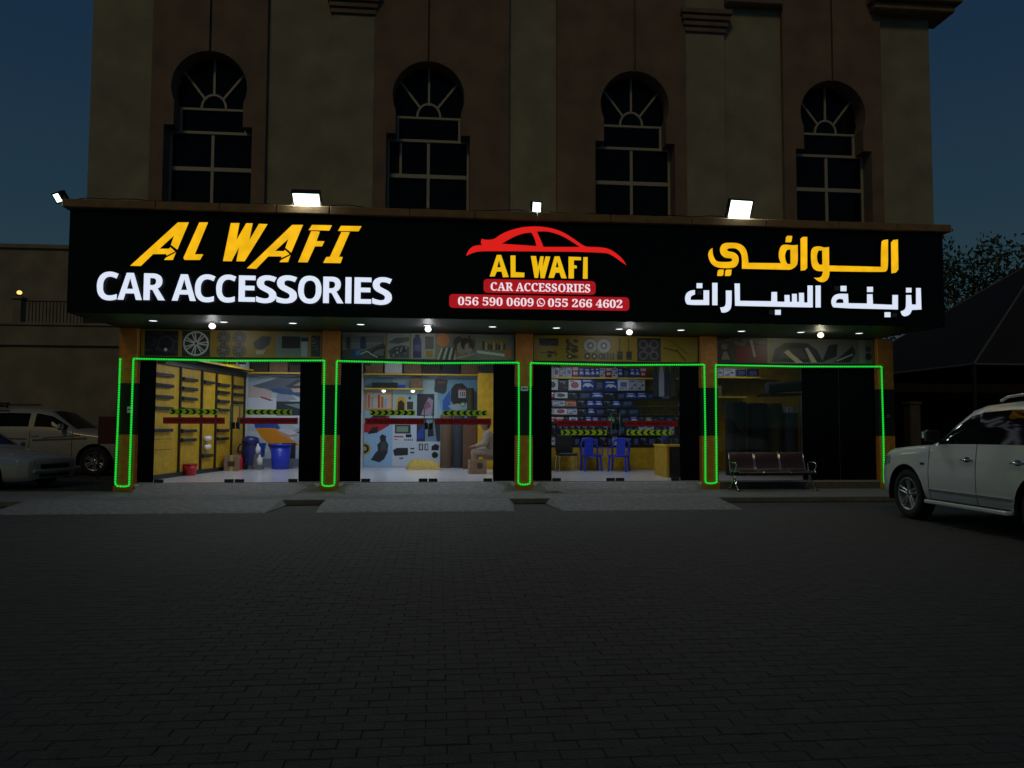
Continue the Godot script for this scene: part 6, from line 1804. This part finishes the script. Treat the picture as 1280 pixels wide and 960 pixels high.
func sedan() -> void:
	var t := thing("sedan_car", "silver white saloon car with its nose towards the shop at the picture's edge", "car", Vector3(-11.72, 0.0, -2.7), deg_to_rad(-106))
	var rows := [
		[-0.94, 0.24, 0.56, 0.6, 0.64, 0.52, 0.54, 0.48], [-0.88, 0.19, 0.63, 0.67, 0.70, 0.68, 0.69, 0.6], [-0.7, 0.18, 0.68, 0.72, 0.77, 0.82, 0.82, 0.7], [-0.35, 0.18, 0.74, 0.78, 0.84, 0.87, 0.86, 0.74], [0.2, 0.18, 0.82, 0.85, 0.91, 0.88, 0.87, 0.76], [0.55, 0.18, 0.87, 0.9, 0.94, 0.89, 0.875, 0.77],
		[0.75, 0.18, 0.89, 0.98, 1.03, 0.89, 0.875, 0.74], [1.3, 0.18, 0.91, 1.32, 1.37, 0.89, 0.87, 0.62], [1.6, 0.18, 0.92, 1.39, 1.45, 0.89, 0.87, 0.58], [2.2, 0.18, 0.93, 1.4, 1.47, 0.89, 0.87, 0.58], [2.6, 0.18, 0.94, 1.34, 1.41, 0.89, 0.87, 0.58], [3.15, 0.2, 0.95, 1.06, 1.1, 0.88, 0.86, 0.68], [3.3, 0.22, 0.95, 0.99, 1.04, 0.87, 0.85, 0.72], [3.7, 0.26, 0.93, 0.96, 1.0, 0.82, 0.8, 0.7], [3.84, 0.34, 0.85, 0.87, 0.9, 0.72, 0.72, 0.62]]
	car_body(t, rows, [0.0, 2.72], 0.37, 0.32, [0.55, 1.55, 2.5], [["side_window", 0.86, 1.55, LOW + 1, LOW + WIN - 1], ["side_window", 1.65, 2.85, LOW + 1, LOW + WIN - 1], ["windshield", 0.68, 1.42, LOW + WIN + 1, LOW + WIN + TOP], ["rear_window", 2.5, 3.18, LOW + WIN + 1, LOW + WIN + TOP]], M.sedan_paint)
	for a in [0.0, 2.72]:
		for sx in [-1.0, 1.0]: car_wheel(t, Vector3(sx * 0.78, 0.32, a), 0.32, 0.21, sx, 7)
	for sx in [-1.0, 1.0]:
		var hl := st()
		hl.set_smooth_group(0)
		for i in 9:
			for j in 3:
				var f := func(u: int, v: int) -> Vector3:
					var z := -0.92 + u * 0.085
					var p := car_side(rows, z, 0.525 + 0.04 * v + u * 0.008)
					return Vector3(sx * (p.x + 0.006), p.y, p.z)
				quad(hl, f.call(i, j), f.call(i, j + 1), f.call(i + 1, j + 1), f.call(i + 1, j))
		part(t, "headlight", hl, M.lamp_lens)
		side_strip(t, "tail_light", rows, sx, 3.5, 3.8, 0.8, 0.78, 0.14, 0.006, M.red_lens)
		side_strip(t, "rub_strip", rows, sx, 0.5, 2.3, 0.5, 0.5, 0.05, 0.012, M.sedan_paint)
		var mr := st()
		bx(mr, Vector3(sx * 0.98, 0.98, 0.9), Vector3(0.18, 0.12, 0.1), 0.03)
		part(t, "mirror", mr, M.sedan_paint)
		for z in [1.42, 2.4]:
			var p := car_side(rows, z, 0.8)
			var hd := st()
			bx(hd, Vector3(sx * (p.x + 0.012), 0.8, z), Vector3(0.03, 0.03, 0.17), 0.01)
			part(t, "door_handle", hd, M.sedan_paint)
	part(t, "grille", box(-0.42, 0.42, 0.46, 0.56, -0.965, -0.93, 0.012), M.black_plastic)
	part(t, "lower_intake", box(-0.45, 0.45, 0.27, 0.34, -0.96, -0.93, 0.01), M.black_plastic)
	part(t, "bumper", box(-0.62, 0.62, 0.36, 0.44, -0.975, -0.9, 0.03), M.sedan_paint)

# ------------------------------------------------------------------ around the shop
func neighbours() -> void:
	var h := thing("neighbour_house", "plain pale house with a roof terrace beyond the white pickup", "house")
	part(h, "lower_wall", box(-34.0, -9.4, 0.0, 5.0, -16.0, -12.0), M.house_wall)
	part(h, "ledge", box(-34.0, -9.4, 4.28, 4.36, -11.998, -11.9, 0.01), M.house_wall)
	part(h, "parapet", box(-34.0, -9.4, 5.004, 5.1, -12.3, -11.94, 0.01), M.house_wall)
	part(h, "upper_wall", box(-34.0, -10.0, 5.004, 8.62, -24.0, -16.004), M.house_wall)
	part(h, "roof_edge", box(-34.1, -9.9, 8.624, 8.8, -24.1, -15.9, 0.02), M.house_wall)
	for x in [-16.78, -13.4]:
		var p := part(h, "terrace_pillar", box(x - 0.14, x + 0.14, 5.104, 5.92, -12.26, -11.98, 0.008), M.house_wall)
		part(p, "cap", box(x - 0.2, x + 0.2, 5.924, 6.02, -12.32, -11.92, 0.015), M.house_wall)
	for k in 26:
		var x := -16.55 + k * 0.118
		part(h, "baluster", box(x - 0.012, x + 0.012, 5.104, 5.86, -12.13, -12.106), M.black_plastic)
	part(h, "rail", box(-16.62, -13.55, 5.862, 5.9, -12.15, -12.09, 0.004), M.black_plastic)
	part(h, "door", box(-16.3, -15.0, 5.104, 7.2, -16.0, -15.96, 0.006), M.black_board)
	var l := thing("post_lamp", "small warm lamp glowing on the terrace pillar beyond the pickup", "lamp", Vector3(-16.78, 6.02, -12.12))
	var g := SphereMesh.new()
	g.radius = 0.085; g.height = 0.15; g.radial_segments = 16; g.rings = 8
	part(l, "bulb", g, M.wall_lamp_light, Vector3(0, 0.16, 0))
	part(l, "base", box(-0.06, 0.06, 0.0, 0.085, -0.06, 0.06, 0.01), M.black_plastic)
	var o := OmniLight3D.new()
	o.name = "light"
	o.light_energy = 0.025
	o.light_size = 0.07
	o.omni_range = 20.0
	o.omni_attenuation = 2.0
	o.light_color = Color8(255, 190, 100)
	o.shadow_enabled = true
	l.add_child(o)
	o.position = Vector3(0, 0.16, 0)

	# canvas-roofed shelter beyond the off-road car
	var sh := thing("shade_shelter", "dark hipped shade shelter roof beyond the white off-road car", "shelter")
	var s := st()
	var e0 := Vector3(13.55, 3.3, -4.2)
	var e1 := Vector3(28.0, 3.3, -4.2)
	var e2 := Vector3(28.0, 3.3, -13.0)
	var e3 := Vector3(13.55, 3.3, -13.0)
	var r0 := Vector3(19.6, 7.6, -8.6)
	var r1 := Vector3(22.0, 7.6, -8.6)
	quad(s, e0, r0, r1, e1)
	tri(s, e3, r0, e0)
	quad(s, e2, r1, r0, e3)
	tri(s, e1, r1, e2)
	part(sh, "roof_sheet", s, M.tent_sheet)
	for e in [[e0, r0], [e1, r1], [e2, r1], [e3, r0], [r0, r1], [e0, e1], [e1, e2], [e3, e0], [e2, e3]]:
		s = st()
		tube(s, [e[0], e[1]], 0.035, 8)
		part(sh, "edge_pole", s, M.edge_rail)
	for p in [e0, e1, e2, e3]:
		s = st()
		tube(s, [Vector3(p.x, 0.0, p.z), p], 0.06, 10)
		part(sh, "post", s, M.black_plastic)
	for k in 12: part(sh, "side_board", box(13.6 + k * 1.14, 13.6 + k * 1.14 + 1.12, 0.05, 2.9, -12.9, -12.86), M.tent_sheet)
	var wl := thing("boundary_wall", "dark boundary wall behind the off-road car and shade shelter", "wall")
	part(wl, "wall", box(9.0, 44.0, 0.0, 4.6, -15.2, -15.0), M.tent_sheet)
	for k in 9: part(wl, "pier", box(9.5 + k * 4.0, 9.9 + k * 4.0, 0.0, 4.75, -15.3, -14.9, 0.02), M.tent_sheet)
	part(wl, "coping", box(9.0, 44.0, 4.604, 4.68, -15.26, -14.94, 0.01), M.tent_sheet)
	var gp := thing("gate_post", "square grey post standing behind the off-road car's bonnet", "post", Vector3(10.2, 0.0, -2.0))
	part(gp, "post", box(-0.14, 0.14, 0.0, 2.05, -0.14, 0.14, 0.01), M.step_stone)
	part(gp, "cap", box(-0.17, 0.17, 2.052, 2.12, -0.17, 0.17, 0.015), M.step_stone)
	tree("leafy tree with loose open twigs rising beside the sign's end", Vector3(25.0, 0.0, -21.0), 11.2, 3.4, 7)
	tree("lower dense tree behind the shade shelter", Vector3(31.5, 0.0, -23.0), 9.2, 3.2, 11)

func tree(label: String, at: Vector3, hgt: float, spread: float, sd: int) -> void:
	var t := thing("tree", label, "tree", at, 0.0, "trees beyond the shelter")
	var r := RandomNumberGenerator.new()
	r.seed = sd
	var wood := st()
	var tips := []
	var trunk := [Vector3.ZERO, Vector3(0.1, hgt * 0.18, 0.05), Vector3(-0.05, hgt * 0.36, 0.1), Vector3(0.08, hgt * 0.52, 0)]
	tube(wood, trunk, [0.28, 0.22, 0.19, 0.14], 10)
	for k in 11:
		var a := TAU * k / 11.0 + r.randf() * 0.5
		var b := Vector3(0.05, hgt * r.randf_range(0.3, 0.52), 0.05)
		var out := spread * r.randf_range(0.55, 1.0)
		var tip := Vector3(cos(a) * out, hgt * r.randf_range(0.55, 0.98), sin(a) * out)
		var mid := b.lerp(tip, 0.5) + Vector3(r.randf_range(-0.3, 0.3), 0.25, r.randf_range(-0.3, 0.3))
		tube(wood, [b, mid, tip], [0.1, 0.06, 0.02], 7)
		tips.append(tip)
		tips.append(mid.lerp(tip, 0.5))
		for j in 4:
			var t2 := mid.lerp(tip, r.randf_range(0.1, 0.9)) + Vector3(r.randf_range(-1, 1), r.randf_range(-0.2, 1.0), r.randf_range(-1, 1)) * spread * 0.3
			tube(wood, [mid.lerp(tip, 0.3), t2], [0.035, 0.01], 5)
			tips.append(t2)
	part(t, "trunk", wood, M.bark)
	var cr := st()
	for p in tips:
		for k in 85:
			var d := Vector3(r.randfn(), r.randfn() * 0.75, r.randfn()) * spread * 0.17
			var c: Vector3 = p + d
			var u := Vector3(r.randfn(), r.randfn(), r.randfn()).normalized()
			var v := u.cross(Vector3(r.randfn(), r.randfn(), r.randfn())).normalized()
			var L := r.randf_range(0.09, 0.19)
			quad(cr, c - u * L, c + v * L * 0.45, c + u * L, c - v * L * 0.45)
	part(t, "crown", cr, M.leaf)

# ------------------------------------------------------------------ the seated person
# bones: [a, b, radius at a, radius at b]; the joined surface as surface nets
func nets(s: SurfaceTool, bones: Array, h: float, k: float) -> void:
	var lo := Vector3.ONE * 1e9
	var hi := -lo
	for b in bones:
		var m := maxf(b[2], b[3]) + 0.05
		for p in [b[0], b[1]]:
			lo = lo.min(p - Vector3.ONE * m)
			hi = hi.max(p + Vector3.ONE * m)
	var n := Vector3i(((hi - lo) / h).ceil()) + Vector3i.ONE
	var f := PackedFloat32Array()
	f.resize(n.x * n.y * n.z)
	f.fill(1.0)
	for b in bones:
		var a: Vector3 = b[0]
		var ab: Vector3 = b[1] - a
		var L := maxf(ab.length_squared(), 1e-9)
		var m := maxf(b[2], b[3]) + k + 2 * h
		var i0 := Vector3i(((a.min(b[1]) - Vector3.ONE * m - lo) / h).floor()).clamp(Vector3i.ZERO, n - Vector3i.ONE)
		var i1 := Vector3i(((a.max(b[1]) + Vector3.ONE * m - lo) / h).ceil()).clamp(Vector3i.ZERO, n - Vector3i.ONE)
		for x in range(i0.x, i1.x + 1):
			for y in range(i0.y, i1.y + 1):
				for z in range(i0.z, i1.z + 1):
					var p := lo + Vector3(x, y, z) * h
					var t := clampf((p - a).dot(ab) / L, 0.0, 1.0)
					var d := (p - a - ab * t).length() - lerpf(b[2], b[3], t)
					var i := (x * n.y + y) * n.z + z
					var e := f[i]
					var q := clampf(0.5 + 0.5 * (e - d) / k, 0.0, 1.0)
					f[i] = lerpf(e, d, q) - k * q * (1.0 - q)
	var vid := {}
	var pts := []
	s.set_smooth_group(0)
	var at := func(x: int, y: int, z: int) -> float: return f[(x * n.y + y) * n.z + z]
	for x in n.x - 1:
		for y in n.y - 1:
			var base := (x * n.y + y) * n.z
			for z in n.z - 1:
				var c0 := f[base + z]
				if c0 > 4 * h: continue
				var sum := Vector3.ZERO
				var cnt := 0
				var c := [c0, at.call(x + 1, y, z), at.call(x, y + 1, z), at.call(x + 1, y + 1, z), f[base + z + 1], at.call(x + 1, y, z + 1), at.call(x, y + 1, z + 1), at.call(x + 1, y + 1, z + 1)]
				for e in [[0, 1], [2, 3], [4, 5], [6, 7], [0, 2], [1, 3], [4, 6], [5, 7], [0, 4], [1, 5], [2, 6], [3, 7]]:
					var u: float = c[e[0]]
					var v: float = c[e[1]]
					if (u < 0) != (v < 0):
						var t := u / (u - v)
						var pa := Vector3(e[0] & 1, (e[0] >> 1) & 1, e[0] >> 2)
						var pb := Vector3(e[1] & 1, (e[1] >> 1) & 1, e[1] >> 2)
						sum += pa.lerp(pb, t)
						cnt += 1
				if cnt:
					vid[base + z] = pts.size()
					pts.append(lo + (Vector3(x, y, z) + sum / cnt) * h)
	var step := [n.y * n.z, n.z, 1]
	for key in vid:
		for ax in 3:
			var u: int = step[(ax + 1) % 3]
			var v: int = step[(ax + 2) % 3]
			var a := f[key]
			var b := f[key + step[ax]] if key + step[ax] < f.size() else 1.0
			if (a < 0) == (b < 0): continue
			if not (vid.has(key - u) and vid.has(key - v) and vid.has(key - u - v)): continue
			var p := [pts[vid[key]], pts[vid[key - u]], pts[vid[key - u - v]], pts[vid[key - v]]]
			if a < 0: quad(s, p[3], p[2], p[1], p[0])
			else: quad(s, p[0], p[1], p[2], p[3])

func seated_person() -> void:
	var t := thing("person", "person in loose beige clothes seated on a stool inside the shop", "person", Vector3(-0.50, FLOOR, -3.35))
	var V := func(x: float, y: float, z: float) -> Vector3: return Vector3(x, y, z)
	var body := []
	var cloth := []
	var pel: Vector3 = V.call(0.02, 0.56, 0)
	var chest: Vector3 = V.call(-0.07, 0.94, 0)
	var neck: Vector3 = V.call(-0.11, 1.10, 0)
	body.append([pel, chest, 0.12, 0.13]); body.append([chest, neck, 0.1, 0.055]); body.append([neck, V.call(-0.14, 1.17, 0), 0.052, 0.055])
	# head: skull, face, jaw, nose, ears
	body.append([V.call(-0.13, 1.27, 0), V.call(-0.165, 1.235, 0), 0.093, 0.08]); body.append([V.call(-0.17, 1.2, 0), V.call(-0.205, 1.165, 0), 0.062, 0.038])
	body.append([V.call(-0.235, 1.245, 0), V.call(-0.265, 1.215, 0), 0.012, 0.017])
	for sz in [-1.0, 1.0]:
		body.append([V.call(-0.125, 1.25, sz * 0.09), V.call(-0.12, 1.215, sz * 0.092), 0.018, 0.012])
		var hip: Vector3 = V.call(0.0, 0.53, sz * 0.1)
		var knee: Vector3 = V.call(-0.42, 0.53, sz * 0.13)
		var ankle: Vector3 = V.call(-0.40, 0.10, sz * 0.13)
		body.append([hip, knee, 0.085, 0.058]); body.append([knee, ankle, 0.055, 0.036]); body.append([V.call(-0.37, 0.045, sz * 0.13), V.call(-0.58, 0.035, sz * 0.14), 0.036, 0.028])
		var sh: Vector3 = V.call(-0.08, 1.02, sz * 0.18)
		var el: Vector3 = V.call(-0.18, 0.76, sz * 0.25)
		var wr: Vector3 = V.call(-0.40, 0.70, sz * 0.15)
		body.append([sh, el, 0.052, 0.042]); body.append([el, wr, 0.042, 0.027]); body.append([chest, sh, 0.1, 0.06])
		cloth.append([hip, knee, 0.115, 0.09]); cloth.append([knee, V.call(-0.41, 0.16, sz * 0.13), 0.088, 0.085])
		cloth.append([sh, el, 0.075, 0.07]); cloth.append([el, wr.lerp(el, 0.12), 0.068, 0.05]); cloth.append([chest, sh, 0.125, 0.08])
	cloth.append([pel, chest, 0.165, 0.155]); cloth.append([chest, V.call(-0.1, 1.06, 0), 0.13, 0.075]); cloth.append([V.call(0.1, 0.50, 0), V.call(-0.1, 0.54, 0), 0.13, 0.13])
	cloth.append([V.call(-0.1, 0.60, 0.0), V.call(-0.38, 0.56, 0.0), 0.09, 0.08])
	var s := st()
	nets(s, body, 0.013, 0.03)
	for sz in [-1.0, 1.0]:
		var w: Vector3 = V.call(-0.40, 0.70, sz * 0.15)
		var hand := [[w, w + Vector3(-0.075, -0.015, -sz * 0.01), 0.027, 0.034]]
		for k in 4:
			var o := (k - 1.5) * 0.021
			var kn := w + Vector3(-0.095, -0.012 - 0.004 * absf(k - 1.5), -sz * 0.012 + o)
			var len: float = [0.038, 0.044, 0.042, 0.032][k]
			var p1 := kn + Vector3(-len, -0.008, o * 0.2)
			var p2 := p1 + Vector3(-len * 0.55, -0.02, 0)
			hand.append([kn, p1, 0.0095, 0.009]); hand.append([p1, p2, 0.009, 0.0075])
		var th := w + Vector3(-0.03, 0.0, -sz * 0.036)
		hand.append([w + Vector3(-0.015, 0, -sz * 0.015), th, 0.016, 0.012]); hand.append([th, th + Vector3(-0.04, -0.006, -sz * 0.02), 0.011, 0.009])
		nets(s, hand, 0.0045, 0.006)
	var b := part(t, "body", s, M.skin)
	var c := st()
	nets(c, cloth, 0.016, 0.045)
	part(b, "clothes", c, M.beige_cloth)
	var hr := st()
	nets(hr, [[V.call(-0.105, 1.30, 0), V.call(-0.14, 1.315, 0), 0.093, 0.085], [V.call(-0.085, 1.27, 0), V.call(-0.075, 1.215, 0), 0.085, 0.06]], 0.012, 0.02)
	part(b, "hair", hr, M.hair)
	for sz in [-1.0, 1.0]:
		var e := st()
		lathe(e, [Vector2(0.0, -0.011), Vector2(0.008, -0.008), Vector2(0.011, 0.0), Vector2(0.008, 0.008), Vector2(0.0, 0.011)], Transform3D(Basis.IDENTITY, V.call(-0.232, 1.252, sz * 0.033)), 10)
		part(b, "eye", e, M.black_plastic)
